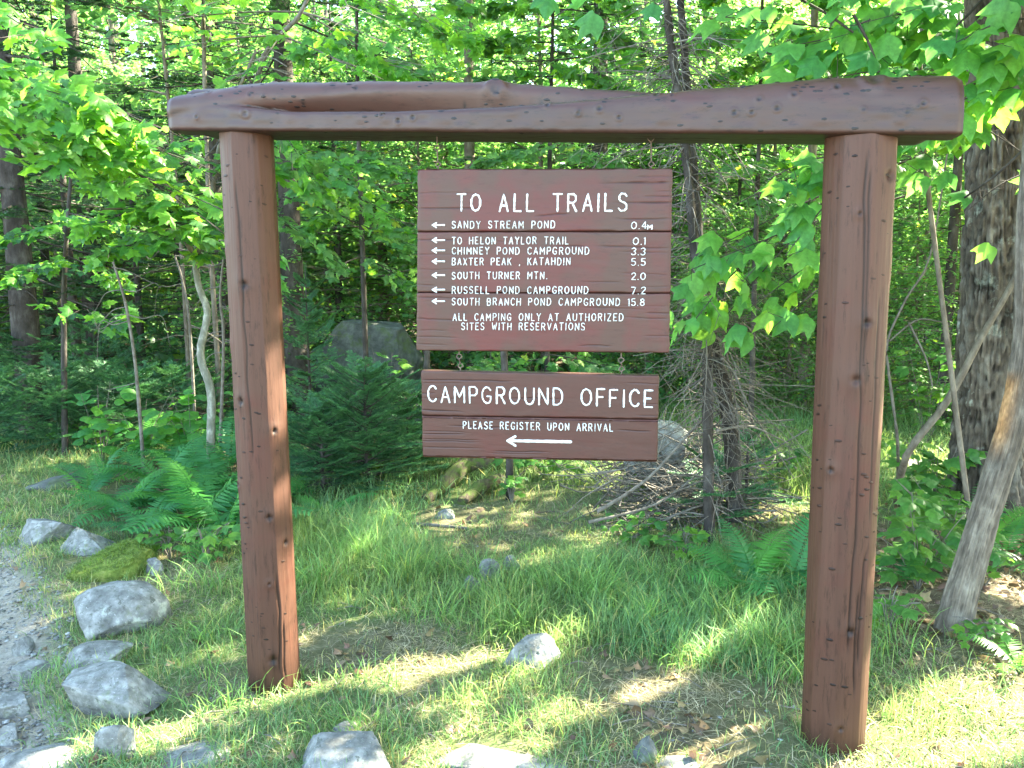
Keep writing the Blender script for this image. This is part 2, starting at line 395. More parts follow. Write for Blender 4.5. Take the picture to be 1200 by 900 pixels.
# ------------------------------------------------------------------ ground
YG = []
def grid_mesh(xs, ys):
    X, Y = np.meshgrid(xs, ys); Z = ground_z(X, Y)
    v = np.stack([X, Y, Z], -1).reshape(-1, 3); nx, ny = len(xs), len(ys)
    i = (np.arange(ny - 1)[:, None] * nx + np.arange(nx - 1)[None, :])
    f = np.stack([i, i + 1, i + nx + 1, i + nx], -1).reshape(-1, 4)
    return v, f
def axis(lo, hi, core_lo, core_hi, fine, coarse):
    a = list(np.arange(core_lo, core_hi, fine)); x = core_hi; s = fine
    while x < hi: a.append(x); s = min(s * 1.25, coarse); x += s
    a.append(hi); x = core_lo; s = fine
    while x > lo: s = min(s * 1.25, coarse); x -= s; a.append(max(x, lo))
    return np.array(sorted(set(np.round(a, 4))))
# zones of the floor, each measured from the photograph: (px, py, radius m, grass amount, blade height, straw share)
ZONES = []
def zone(px, py, r, amount, height, straw): g = G(px, py); ZONES.append((g[0], g[1], r, amount, height, straw))
for z in [(420, 640, .55, 1.5, .20, .02), (380, 690, .35, 1.4, .17, .05), (480, 690, .40, 1.4, .19, .02), (700, 700, .45, 1.5, .20, .02), (620, 720, .35, 1.3, .18, .04),
          (820, 720, .42, 1.5, .19, .03), (900, 760, .35, 1.3, .17, .05), (760, 740, .30, 1.4, .20, .03), (560, 800, .30, 1.2, .10, .2), (860, 670, .35, 1.3, .2, .03),
          (560, 625, .45, .45, .07, .3), (640, 600, .5, .55, .08, .25), (700, 640, .35, .9, .09, .2), (590, 660, .22, .7, .08, .3), (520, 610, .30, .3, .06, .3), (640, 650, .3, .9, .09, .2),
          (820, 600, .60, .3, .09, .1), (760, 600, .5, .5, .1, .15), (900, 640, .35, .6, .12, .1), (770, 650, .3, 1.0, .12, .1),
          (1100, 720, .38, .08, .08, .3), (1160, 700, .45, .06, .08, .3), (1080, 760, .22, .3, .12, .3), (1180, 780, .30, .25, .10, .4), (1130, 650, .6, .05, .1, .1),
          (1060, 830, .22, 1.0, .10, .25), (1130, 860, .25, .9, .09, .35), (1040, 760, .12, .9, .15, .1), (960, 540, 1.2, 1.3, .2, .02), (930, 480, 2.4, 1.1, .22, .02),
          (510, 500, 1.2, 1.1, .2, .02), (430, 590, .6, 1.2, .2, .03), (600, 545, 1.0, 1.0, .2, .03), (730, 520, 1.0, .6, .2, .05),
          (40, 530, 1.1, 1.5, .12, .30), (60, 580, .6, 1.3, .10, .35), (30, 640, .4, .9, .09, .3), (150, 670, .35, .5, .06, .5), (60, 700, .25, .9, .07, .25),
          (240, 760, .28, 1.2, .09, .1), (250, 700, .30, .9, .09, .2), (270, 800, .2, .5, .06, .6), (330, 850, .35, 1.1, .09, .12), (200, 860, .25, 1.2, .09, .12), (90, 850, .15, .9, .08, .15),
          (440, 760, .30, .35, .06, .9), (520, 790, .24, .35, .06, .8), (380, 770, .15, .4, .06, .7), (430, 840, .30, 1.0, .08, .25), (560, 850, .28, .9, .08, .25), (680, 850, .25, .8, .07, .35),
          (760, 820, .30, .22, .05, .8), (860, 830, .28, .35, .06, .6), (820, 880, .25, .2, .05, .7), (700, 800, .2, .4, .05, .6), (920, 820, .25, .4, .06, .5), (910, 870, .22, .6, .06, .5), (640, 800, .25, .9, .09, .15), (120, 740, .2, .8, .08, .2),
          (180, 560, .8, .2, .1, .1), (250, 610, .5, .3, .1, .1), (1150, 820, .25, .6, .1, .4)]:
    zone(*z)
ZA = np.array(ZONES)
def floor_props(x, y):
    x = np.asarray(x, float); y = np.asarray(y, float)
    out = np.empty((len(x), 3)); w0 = 0.25
    for s in range(0, len(x), 20000):
        xs, ys = x[s:s + 20000, None], y[s:s + 20000, None]
        w = np.exp(-((xs - ZA[:, 0]) ** 2 + (ys - ZA[:, 1]) ** 2) / (ZA[:, 2] ** 2) * 2.6)
        W = w.sum(1) + 0.012
        far = sstep(6, 10, ys[:, 0]); base = (0.7 * (1 - far) + .12 * far, 0.10, 0.25)
        for k in range(3): out[s:s + 20000, k] = ((w * ZA[:, 3 + k]).sum(1) + 0.012 * base[k]) / W
    return out
gx = axis(-80, 80, -4.2, 3.6, 0.05, 3.0); gy = axis(-12, 90, 1.4, 8.0, 0.05, 3.0)
gv, gf = grid_mesh(gx, gy)
fp = floor_props(gv[:, 0], gv[:, 1])
roadm = sstep(0.12, -0.10, gv[:, 0] - road_edge(gv[:, 1]) + 0.10 * fbm(gv[:, 0] * 3, gv[:, 1] * 3, 0, 3, 21)) * (gv[:, 1] < 14)
open_ground = sstep(2.0, 1.2, gv[:, 1])
roadm = np.maximum(roadm, open_ground)
grassm = np.clip(fp[:, 0] * 0.9, 0, 1) * (1 - sstep(12, 18, gv[:, 1]) * .6)
gz = gv.copy(); gz[:, 2] += 0.012 * roadm * fbm(gv[:, 0] * 9, gv[:, 1] * 9, 0, 3, 31)
mb = MB(); mb.add(gz, gf, np.stack([roadm, grassm, np.zeros_like(roadm)], -1))
mb.build('ground', M['ground'], kind='structure')

# ------------------------------------------------------------------ sign frame
BL, BR = G(322, 800), G(976, 866)
ZB_L = P(262, 155, 0)
axis_s = unit(V(BR[0] - BL[0], BR[1] - BL[1], 0)); axis_t = V(-axis_s[1], axis_s[0], 0)
if axis_t[1] < 0: axis_t = -axis_t
def on_plane(px, py, t_off):
    """where the sight line of a photo pixel meets the vertical plane of the frame, shifted t_off metres back"""
    d = ray(px, py); o = BL + axis_t * t_off
    k = ((o - CAM) @ axis_t) / (d @ axis_t); return CAM + d * k
TL, TR = on_plane(289, 158, 0), on_plane(1009, 156, 0)
beam_a = on_plane(197, 153, -0.11); beam_b = on_plane(1129, 158, -0.11)
print('beam z', beam_a[2], beam_b[2], 'BL', BL, 'BR', BR, 'TL', TL, 'TR', TR)
frame = thing('sign_frame', 'brown painted log gateway of two posts and a thick crossbeam holding both hanging signs', 'sign frame', (BL[0], BL[1], BL[2]))

def make_post(base, top, r_base, r_top, knots, cracks, seed, facets=8):
    nz_, nt = 420, 200
    h = np.linspace(-0.12, 1, nz_); ang = np.linspace(-math.pi, math.pi, nt, endpoint=False)     # angle 0 faces the camera
    H, A = np.meshgrid(h, ang, indexing='ij')
    R = r_base + (r_top - r_base) * np.clip(H, 0, 1)
    Hm = H * 2.1
    k = A + 0.25 * noise(Hm * 0.5, 0, 0, seed)
    fac = np.cos((np.mod(k * facets / (2 * math.pi), 1) - 0.5) * 2 * math.pi / facets) ** -0.5
    R = R * (0.93 * fac) * (1 + 0.018 * noise(Hm * 1.2, np.cos(A) * 1.3, np.sin(A) * 1.3, seed) + 0.006 * noise(Hm * 7, np.cos(A) * 5, np.sin(A) * 5, seed + 2))
    C = np.ones(R.shape + (3,))
    C *= (1 + 0.16 * fbm(Hm * 1.2, np.cos(A) * 5, np.sin(A) * 5, 3, seed + 5) + .10 * fbm(Hm * 3, np.cos(A) * 28, np.sin(A) * 28, 3, seed + 6))[..., None]
    R = R + .0012 * fbm(Hm * 4, np.cos(A) * 22, np.sin(A) * 22, 3, seed + 9)
    for (kh, ka, kr, dark) in knots:
        d = np.sqrt(((Hm - kh) / kr) ** 2 + ((A - ka) * R / kr) ** 2)
        R = R + 0.004 * np.exp(-(d / 1.5) ** 2) - 0.009 * np.exp(-(d / 0.42) ** 2); d = d * .9 + .25 * np.abs(A - ka) * R / kr
        an = np.arctan2(Hm - kh, (A - ka) * R); d = d * (1 + .45 * noise(np.cos(an) * 2.2 + kh * 9, np.sin(an) * 2.2, 0, seed)); rings = .5 + .5 * noise(np.cos(an) * 5, np.sin(an) * 5, d * 3, seed)
        wv = np.exp(-(d / 0.65) ** 2) * dark * (0.55 + 0.45 * rings) + .45 * np.exp(-(((A - ka) * R / kr + .25 * noise(Hm * 9, ka, 0, 4)) / .13) ** 2) * np.exp(-((Hm - kh) / kr / 1.9) ** 2) * dark
        C = C * (1 - np.clip(wv, 0, 1)[..., None] * 0.85)
    for (a0, h0, h1, wig, dep) in cracks:
        ac = a0 + wig * noise(Hm * 1.6, seed, 0, 7) + 0.3 * wig * noise(Hm * 9, seed, 0, 8)
        inside = sstep(h0, h0 + .08, Hm) * sstep(h1, h1 - .08, Hm)
        w = np.exp(-(((A - ac) * R) / 0.0035) ** 2) * inside
        R = R - dep * w; C = C * (1 - 0.7 * w[..., None])
    dirt = sstep(0.14, 0.0, Hm + 0.06 * fbm(A * 4, Hm * 4, 0, 3, 3)); C = C * (1 - 0.35 * dirt[..., None])
    ax = base + (top - base) * H[..., None]
    v = ax + axis_s * (np.sin(A) * R)[..., None] - axis_t * (np.cos(A) * R)[..., None]
    v = v.reshape(-1, 3); i = np.arange(nz_ - 1)[:, None] * nt; j = np.arange(nt)[None, :]; j2 = (j + 1) % nt
    f = np.stack([i + j, i + j2, i + nt + j2, i + nt + j], -1).reshape(-1, 4)
    m = MB(); m.add(v, f, C.reshape(-1, 3))
    m.build('post', M['post_paint'], frame, origin=base)
    m2 = MB()
    for _ in range(75):                       # small peeled branch scars
        hh, aa = rng.uniform(0.05, .97), rng.uniform(-1.4, 1.4)
        Rr = (r_base + (r_top - r_base) * hh) * 0.985
        Rr *= .97; p = base + (top - base) * hh + axis_s * math.sin(aa) * Rr - axis_t * math.cos(aa) * Rr
        blob(m2, p, unit(axis_s * math.sin(aa) - axis_t * math.cos(aa)), rng.uniform(.003, .007), rng.uniform(.15, .5))
    m2.build('branch_scars', M['post_paint'], frame, kind='stuff', origin=base)
def blob(m, p, nrm, r, dark):
    nrm = unit(nrm); a = unit(np.cross(nrm, V(0.1, 0.2, 1))); b = np.cross(nrm, a)
    v = [p + nrm * r * .22]; n = 7
    for k in range(n):
        t = 2 * math.pi * k / n; v.append(p + (a * math.cos(t) * r * 1.9 + b * math.sin(t) * r * .75) * rng.uniform(.8, 1.2) - nrm * r * .3)
    m.add(v, [[0, 1 + k, 1 + (k + 1) % n] for k in range(n)], (dark, dark, dark))
def phi(px, base_px, half):   # angle round the post of a mark seen at px
    return math.asin(max(-.98, min(.98, (px - base_px) / half)))
def zpost(py, base, top, pyb, pyt): return (pyb - py) / (pyb - pyt) * 2.1
make_post(BL, TL, 0.107, 0.099, [(zpost(322, 0, 0, 800, 158), .15, .030, 1), (zpost(452, 0, 0, 800, 158), -.28, .026, .9), (zpost(487, 0, 0, 800, 158), .98, .022, 1),
          (zpost(280, 0, 0, 800, 158), -.9, .018, .8), (zpost(388, 0, 0, 800, 158), -1.0, .018, .8), (zpost(586, 0, 0, 800, 158), .62, .022, .9), (zpost(757, 0, 0, 800, 158), .5, .034, 1),
          (zpost(620, 0, 0, 800, 158), 1.25, .022, .8), (zpost(550, 0, 0, 800, 158), -.75, .014, .8), (zpost(665, 0, 0, 800, 158), .5, .012, .6)],
          [(0.05, .9, 1.95, .12, .003), (0.55, 0.05, .5, .25, .006), (0.75, .02, .32, .2, .004)], 3)
make_post(BR, TR, 0.107, 0.113, [(zpost(362, 0, 0, 868, 156), .25, .024, 1), (zpost(425, 0, 0, 868, 156), .0, .030, .5), (zpost(528, 0, 0, 868, 156), -.6, .018, .9), (zpost(716, 0, 0, 868, 156), .22, .026, 1),
          (zpost(835, 0, 0, 868, 156), .05, .018, .6), (zpost(205, 0, 0, 868, 156), .75, .034, .5), (zpost(298, 0, 0, 868, 156), 1.45, .040, .3), (zpost(245, 0, 0, 868, 156), -.1, .012, .7)],
          [(0.12, .35, 2.05, .16, .005), (0.45, .30, .75, .3, .006), (0.30, .2, .62, .45, .006), (0.62, .8, 1.6, .1, .002), (0.2, 1.3, 2.0, .1, .004)], 8)

# crossbeam: a log with a flat underside, a raised limb along its top and a hollow between the two
Lb = (beam_b - beam_a) @ axis_s
def make_beam():
    ns, nt = 560, 180
    s = np.linspace(0, 1, ns); th = np.linspace(0, 2 * math.pi, nt, endpoint=False)
    S, T = np.meshgrid(s, th, indexing='ij')
    ct, st = np.cos(T), np.sin(T)             # ct along +t (away from camera), st up
    oz = 0.04
    def I(xs, ys): return np.interp(S, xs, ys)
    def circ(tc, zc, r):
        px_, pz_ = tc, zc - oz
        b = ct * px_ + st * pz_; disc = r * r - (px_ ** 2 + pz_ ** 2 - b * b)
        return np.where(disc > 0, b + np.sqrt(np.maximum(disc, 0)), 0)
    def sq(w0, w1, z0, z1, e):
        tx = np.where(ct > 0, w1, w0); tz = np.where(st > 0, z1 - oz, oz - z0)
        return (np.abs(ct / tx) ** e + np.abs(st / tz) ** e) ** (-1 / e)
    hF = I([0, .06, .13, .18, .33, .45, .55, .65, .75, .85, 1], [.092, .105, .085, .070, .071, .084, .102, .128, .152, .178, .186])
    eF = np.where(st > 0, I([0, .12, .5, .8, 1], [5, 7, 6, 3.4, 2.8]), 14)
    body = sq(.112, .125, 0, hF, eF)
    web = circ(I([0, .5, 1], [.052, .050, .06]), I([0, .45, 1], [.075, .085, .07]), .062)
    wig = 0.006 * noise(S * 14, 0, 0, 4)
    up = circ(I([0, .1, .25, .45, .6, .75, .9, 1], [-.062, -.040, -.010, .005, .02, .045, .06, .06]) + wig,
              I([0, .06, .14, .30, .44, .455, .48, .6, .72, .85, 1], [.072, .090, .120, .138, .141, .143, .136, .124, .110, .10, .08]),
              I([0, .10, .2, .43, .455, .48, .6, .75, .9, 1], [.052, .062, .052, .041, .050, .042, .035, .032, .03, .02]))
    back = circ(.058, I([0, .3, .5, 1], [.125, .130, .10, .08]), I([0, .12, .3, .5, 1], [.052, .052, .045, .03, .02]))
    r = np.maximum(np.maximum(np.maximum(body, up), back), web)
    for _ in range(7):
        r = (r + .7 * (np.roll(r, 1, 1) + np.roll(r, -1, 1))) / 2.4 if _ < 2 else r
        rp = np.vstack([r[:1], r, r[-1:]]); r = (rp[1:-1] * 1.0 + rp[:-2] + rp[2:]) / 3
    r = r * (1 + 0.010 * fbm(S * 9, ct * 2, st * 2, 3, 2)) + 0.0016 * noise(S * 60, ct * 5, st * 5, 12)
    C = np.ones(S.shape + (3,)) * (1 + 0.18 * fbm(S * 9, ct * 5, st * 5, 3, 6) + .12 * fbm(S * 14, ct * 26, st * 26, 3, 7))[..., None]; C *= (1 + .35 * (ct < 0) * sstep(.2, .9, st))[..., None] * np.array([1, 1, 1.03])  # sky sheen put into the colour: upper front faces lighter, slightly bluer
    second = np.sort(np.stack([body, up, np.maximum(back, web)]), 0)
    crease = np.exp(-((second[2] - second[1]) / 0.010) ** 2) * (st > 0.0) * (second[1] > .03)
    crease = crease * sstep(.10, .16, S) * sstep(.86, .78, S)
    C *= (1 - 0.9 * crease)[..., None]; r = r - 0.012 * crease  # split groove cut in, its crevice shading painted dark
    zz = oz + r * st; tt = r * ct
    def spot(s0, t_or_front, z0, rad, depth, dark, ring=False):
        nonlocal r, C
        d = np.sqrt(((S - s0) * Lb / rad) ** 2 + ((zz - z0) / rad) ** 2 + (0 if t_or_front is None else ((tt - t_or_front) / (rad * 1.6)) ** 2))
        w = np.exp(-d ** 2) * (ct < .6)
        r = r - depth * np.exp(-(d / .6) ** 2) + depth * .8 * np.exp(-((d - 1.5) / .6) ** 2) * (ct < .6)
        C *= (1 - dark * w * (0.7 + 0.3 * noise(S * 900, zz * 300, 0, 3) if ring else 1))[..., None]
    spot(.455, -.045, .150, .020, .012, .95, True)
    spot(.905, -.06, .160, .022, .008, .8, True)
    spot(.118, -.11, .060, .010, .003, .95, True)
    for _ in range(190):
        s0 = rng.uniform(.03, .97); k = int(s0 * (ns - 1)); 
        sel = rng.integers(0, nt)
        if not (ct[k, sel] < .2 and st[k, sel] > -.1): continue
        spot(s0, tt[k, sel], zz[k, sel], rng.uniform(.004, .0085), .003, .95)
    endr = 1 - 0.05 * sstep(.008, 0, S) - 0.07 * sstep(.992, 1, S); r = r * endr
    # end bevels under the beam
    z = oz + r * st; t = r * ct
    lift = 0.035 * sstep(.030, 0, S) * (t > 0) + 0.035 * sstep(.965, 1, S) * (t > 0)
    z = np.where(z < 0.045, np.maximum(z, lift), z)
    base = beam_a + axis_t * 0.11
    up_ = unit(V(0, 0, 1)); ax = (beam_b - beam_a)
    v = base + ax * S[..., None] + axis_t * t[..., None] + up_ * z[..., None]
    v = v.reshape(-1, 3); i = np.arange(ns - 1)[:, None] * nt; j = np.arange(nt)[None, :]; j2 = (j + 1) % nt
    f = np.stack([i + j2, i + j, i + nt + j, i + nt + j2], -1).reshape(-1, 4)
    m = MB(); m.add(v, f, C.reshape(-1, 3))
    for k, rev in ((0, True), (ns - 1, False)):
        rv = v[k * nt:(k + 1) * nt]; inset = rv.mean(0)
        vv = [rv]; cc = []
        for q in (0.66, 0.33): vv.append(inset + (rv - inset) * q)
        vv.append(inset[None]); vv = np.vstack(vv)
        ff = []
        for ring in range(2):
            for q in range(nt): ff.append([ring * nt + q, ring * nt + (q + 1) % nt, (ring + 1) * nt + (q + 1) % nt, (ring + 1) * nt + q])
        tri = [[2 * nt + q, 2 * nt + (q + 1) % nt, 3 * nt] for q in range(nt)]
        if not rev: ff = [x[::-1] for x in ff]; tri = [x[::-1] for x in tri]
        m.add(vv, ff, (.85, .85, .85)); m.add(vv, tri, (.85, .85, .85))
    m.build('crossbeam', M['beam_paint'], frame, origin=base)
    m2 = MB(); rows_ = [(.10, .98, .62), (.30, .95, .92)]
    for _ in range(150):
        k = rng.integers(12, ns - 12); row = rng.random()
        q = rng.uniform(1.7, 3.6) if row < .45 else (rng.normal(2.35, .10) if row < .75 else rng.normal(1.95, .08)); j_ = int((q % 6.28318) / 6.28318 * nt) % nt
        a0, b0 = v[k * nt + j_], v[k * nt + (j_ + 1) % nt]; c0_ = v[(k + 1) * nt + j_]; nn = np.cross(b0 - a0, c0_ - a0); nn = nn / max(np.linalg.norm(nn), 1e-9); rad_ = a0 - (base + ax * (k / (ns - 1)) + V(0, 0, .06)); nn = nn if nn @ rad_ > 0 else -nn
        blob(m2, a0 + nn * .0012, nn, rng.uniform(.0035, .0085), rng.uniform(.08, .25))
    m2.build('branch_scars', M['beam_paint'], frame, kind='stuff', origin=base)
make_beam()

# ------------------------------------------------------------------ boards and routed lettering
GL = {
 'A': (4, [[(0, 0), (2, 6), (4, 0)], [(.8, 2), (3.2, 2)]]),
 'B': (3.8, [[(0, 0), (0, 6), (2.5, 6), (3.4, 5.3), (3.4, 4), (2.5, 3.2), (0, 3.2)], [(2.5, 3.2), (3.7, 2.4), (3.7, .9), (2.7, 0), (0, 0)]]),
 'C': (3.8, [[(3.8, 4.9), (3, 5.8), (1.9, 6), (.7, 5.3), (0, 4), (0, 2), (.7, .7), (1.9, 0), (3, .2), (3.8, 1.1)]]),
 'D': (4, [[(0, 0), (0, 6), (2, 6), (3.4, 5.2), (4, 3.8), (4, 2.2), (3.4, .8), (2, 0), (0, 0)]]),
 'E': (3.3, [[(3.3, 6), (0, 6), (0, 0), (3.3, 0)], [(0, 3.1), (2.6, 3.1)]]),
 'F': (3.3, [[(3.3, 6), (0, 6), (0, 0)], [(0, 3.1), (2.6, 3.1)]]),
 'G': (4, [[(3.9, 4.9), (3, 5.8), (1.9, 6), (.7, 5.3), (0, 4), (0, 2), (.7, .7), (1.9, 0), (3.2, .2), (3.9, 1.2), (3.9, 2.6), (2.3, 2.6)]]),
 'H': (4, [[(0, 0), (0, 6)], [(4, 0), (4, 6)], [(0, 3.1), (4, 3.1)]]),
 'I': (.4, [[(.2, 0), (.2, 6)]]),
 'K': (3.7, [[(0, 0), (0, 6)], [(3.6, 6), (0, 2.6)], [(1.2, 3.6), (3.7, 0)]]),
 'L': (3.2, [[(0, 6), (0, 0), (3.2, 0)]]),
 'M': (4.6, [[(0, 0), (0, 6), (2.3, 2), (4.6, 6), (4.6, 0)]]),
 'N': (4, [[(0, 0), (0, 6), (4, 0), (4, 6)]]),
 'O': (4.3, [[(2.15, 6), (.8, 5.4), (0, 4), (0, 2), (.8, .6), (2.15, 0), (3.5, .6), (4.3, 2), (4.3, 4), (3.5, 5.4), (2.15, 6)]]),
 'P': (3.6, [[(0, 0), (0, 6), (2.5, 6), (3.5, 5.2), (3.5, 3.7), (2.5, 2.8), (0, 2.8)]]),
 'R': (3.8, [[(0, 0), (0, 6), (2.5, 6), (3.5, 5.2), (3.5, 3.8), (2.5, 3), (0, 3)], [(1.9, 3), (3.8, 0)]]),
 'S': (3.6, [[(3.4, 5.1), (2.6, 5.9), (1.1, 6), (.2, 5.2), (.2, 4), (1, 3.3), (2.7, 2.8), (3.5, 2), (3.5, .9), (2.6, .1), (1, 0), (0, .9)]]),
 'T': (4, [[(0, 6), (4, 6)], [(2, 6), (2, 0)]]),
 'U': (4, [[(0, 6), (0, 1.7), (.8, .4), (2, 0), (3.2, .4), (4, 1.7), (4, 6)]]),
 'V': (4, [[(0, 6), (2, 0), (4, 6)]]),
 'W': (5, [[(0, 6), (1.2, 0), (2.5, 4.2), (3.8, 0), (5, 6)]]),
 'X': (3.8, [[(0, 0), (3.8, 6)], [(0, 6), (3.8, 0)]]),
 'Y': (4, [[(0, 6), (2, 3.1), (4, 6)], [(2, 3.1), (2, 0)]]),
 'Z': (3.7, [[(0, 6), (3.7, 6), (0, 0), (3.7, 0)]]),
 '0': (4, [[(2, 6), (.7, 5.3), (0, 4), (0, 2), (.7, .7), (2, 0), (3.3, .7), (4, 2), (4, 4), (3.3, 5.3), (2, 6)]]),
 '1': (1, [[(0, 5.2), (.8, 6), (.8, 0)]]),
 '2': (3.6, [[(.1, 4.8), (.8, 5.8), (2.3, 6), (3.4, 5.2), (3.4, 4), (0, 0), (3.6, 0)]]),
 '3': (3.5, [[(.1, 5.3), (1.2, 6), (2.6, 5.9), (3.4, 5), (3.2, 3.8), (1.8, 3.2), (3.2, 2.6), (3.5, 1.3), (2.6, .1), (1.1, 0), (0, .8)]]),
 '4': (3.8, [[(2.8, 0), (2.8, 6), (0, 1.7), (3.8, 1.7)]]),
 '5': (3.5, [[(3.2, 6), (.4, 6), (.2, 3.4), (1.8, 3.7), (3.2, 3), (3.5, 1.5), (2.6, .2), (1.2, 0), (0, .7)]]),
 '7': (3.5, [[(0, 6), (3.5, 6), (1.2, 0)]]),
 '8': (3.6, [[(1.8, 3.3), (.5, 4), (.4, 5.3), (1.8, 6), (3.2, 5.3), (3.1, 4), (1.8, 3.3), (.2, 2.3), (.1, .8), (1.8, 0), (3.5, .8), (3.4, 2.3), (1.8, 3.3)]]),
 '.': (.4, [[(.2, 0), (.2, .25)]]), ',': (.6, [[(.5, .5), (.1, -.6)]]), ' ': (3.6, []),
}
def smooth_poly(pts):
    pts = [np.array(p, float) for p in pts]
    if len(pts) < 5: return pts
    out = [pts[0]]
    for i in range(1, len(pts) - 1):
        a, b, c = pts[i - 1], pts[i], pts[i + 1]
        u, w = unit(b - a), unit(c - b)
        if u @ w > 0.35 or True and 0.35 < u @ w: out += [b * .75 + a * .25, b, b * .75 + c * .25]
        else: out.append(b)
    out.append(pts[-1]); return out
class Board:
    def __init__(s, name, label, corners_px, t_off, thick, mat, splits_px, skew=0.0):
        s.t = t_off; s.tl, s.tr, s.br, s.bl = [on_plane(x, y, t_off) for x, y in corners_px]
        s.o = s.tl; s.mat = mat
        s.u = unit(s.tr - s.tl); nrm = -axis_t; s.n = unit(nrm); s.v = np.cross(s.n, s.u)
        if s.v[2] < 0: s.v = -s.v
        s.W = np.linalg.norm(s.tr - s.tl); s.thick = thick
        s.root = thing(name, label, 'sign', s.bl, None)
        s.xt, s.yt = corners_px[1]; s.xb, s.yb = corners_px[2]
    def loc(s, px, py):
        p = on_plane(px, py, s.t) - s.o; return p @ s.u, p @ s.v
    def pt(s, u, v, d=0.0): return s.o + s.u * u + s.v * v + s.n * d
    def plank(s, v_top, v_bot, u0, u1t, u1b, bow=0.0, proud=0.0, slope=0.0):
        """v_top, v_bot: (left, right) heights of the plank's edges"""
        nu, nv = 150, 12; g = 0.0035
        fu = np.linspace(0, 1, nu); hh = abs(v_top[0] - v_bot[0]); e_ = np.array([0, .0012, .0024, .004, .008]) / hh; prof = np.concatenate([e_, np.linspace(.05, .95, 76), 1 - e_[::-1]]); nv = len(prof)
        U, Q = np.meshgrid(fu, prof, indexing='ij')
        top = v_top[0] + (v_top[1] - v_top[0]) * U - .0001; bot = v_bot[0] + (v_bot[1] - v_bot[0]) * U + .0001
        v = bot + (top - bot) * Q; u1 = u1b + (u1t - u1b) * Q; u = u0 + (u1 - u0) * U + 0.0015 * noise(Q * 9, v_top[0] * 30, 0, 8) * np.where(U < .5, 1, -1)
        edge = np.minimum(Q, 1 - Q) * abs(v_top[0] - v_bot[0]); eu = np.minimum(U, 1 - U) * (u1 - u0)
        d = proud + 0.0003 * fbm(U * 12, v * 60, 0, 2, 3) - .0070 * np.exp(-(edge / (.0019 + .0009 * noise(U * 26, v_top[0] * 90, 0, 5))) ** 2) - .0045 * np.exp(-eu / .003)
        cr = np.zeros(U.shape)
        for _ in range(11):
            c0, c1 = rng.uniform(.05, .95), rng.uniform(.06, .32); side = rng.random()
            if side < .35: c0 = c1 * .5 - .02
            elif side < .7: c0 = 1 - c1 * .5 + .02
            q0 = rng.uniform(.08, .92); line = q0 + .03 * noise(U * 3, q0 * 50, 0, 2) + .012 * noise(U * 14, q0 * 50, 0, 3)
            ins = sstep(c0 - c1 / 2, c0 - c1 / 4, U) * sstep(c0 + c1 / 2, c0 + c1 / 4, U); cr = np.maximum(cr, np.exp(-((Q - line) * hh / .0013) ** 2) * ins * rng.uniform(.3, 1))
        d = d - .003 * cr
        front = s.o + s.u * u[..., None] + s.v * v[..., None] + s.n * d[..., None]
        backp = s.o + s.u * u[..., None] + s.v * v[..., None] - s.n * s.thick
        C = np.ones(U.shape + (3,)); C *= (1 - .6 * np.exp(-(edge / .0016) ** 2))[..., None]
        C *= (1 + .10 * fbm(U * 5, v * 8, 0, 3, 4))[..., None]; C *= (1 - .8 * cr)[..., None]
        m = MB(); i = np.arange(nu - 1)[:, None] * nv + np.arange(nv - 1)[None, :]
        f = np.stack([i, i + nv, i + nv + 1, i + 1], -1).reshape(-1, 4)
        m.add(front.reshape(-1, 3), f, C.reshape(-1, 3)); m.add(backp.reshape(-1, 3), f[:, ::-1], C.reshape(-1, 3) * .9)
        def strip(a, b):
            k = len(a); vv = np.vstack([a, b]); m.add(vv, [[q, q + 1, k + q + 1, k + q] for q in range(k - 1)], (1.05, 1.05, 1.05))
        strip(front[:, -1], backp[:, -1]); strip(backp[:, 0], front[:, 0]); strip(backp[0], front[0]); strip(front[-1], backp[-1])
        m.build('plank', s.mat, s.root, origin=s.pt(u0, v_bot[0]))
    def stroke(s, m, pts, r, d=0.0018, jit=0.0):
        pts = [np.array(p, float) for p in pts]
        if len(pts) < 2: return
        # resample
        q = [pts[0]]
        for a, b in zip(pts[:-1], pts[1:]):
            k = max(1, int(np.linalg.norm(b - a) / (r * 1.8)))
            for z in range(1, k + 1): q.append(a + (b - a) * z / k)
        q = np.array(q); n = len(q)
        t = unit(np.gradient(q, axis=0)); nn = np.stack([-t[:, 1], t[:, 0]], -1)
        # round ends
        q2 = [q[0] - t[0] * r * .8, q[0] - t[0] * r * .35] + list(q) + [q[-1] + t[-1] * r * .35, q[-1] + t[-1] * r * .8]
        n2 = [nn[0]] * 2 + list(nn) + [nn[-1]] * 2
        rad = [r * .35, r * .8] + [r * (1 + jit * rng.uniform(-1, 1)) for _ in range(n)] + [r * .8, r * .35]
        vs = []
        for p, k, rr in zip(q2, n2, rad):
            for off, hh in ((-1, -.002), (-.85, d), (0, d * 1.8 + .0004), (.85, d), (1, -.002)):
                w = p + k * off * rr; vs.append(s.pt(w[0], w[1], hh))
        k = len(q2); f = [[i * 5 + j, i * 5 + j + 1, (i + 1) * 5 + j + 1, (i + 1) * 5 + j] for i in range(k - 1) for j in range(4)]
        m.add(vs, f, (1, 1, 1))
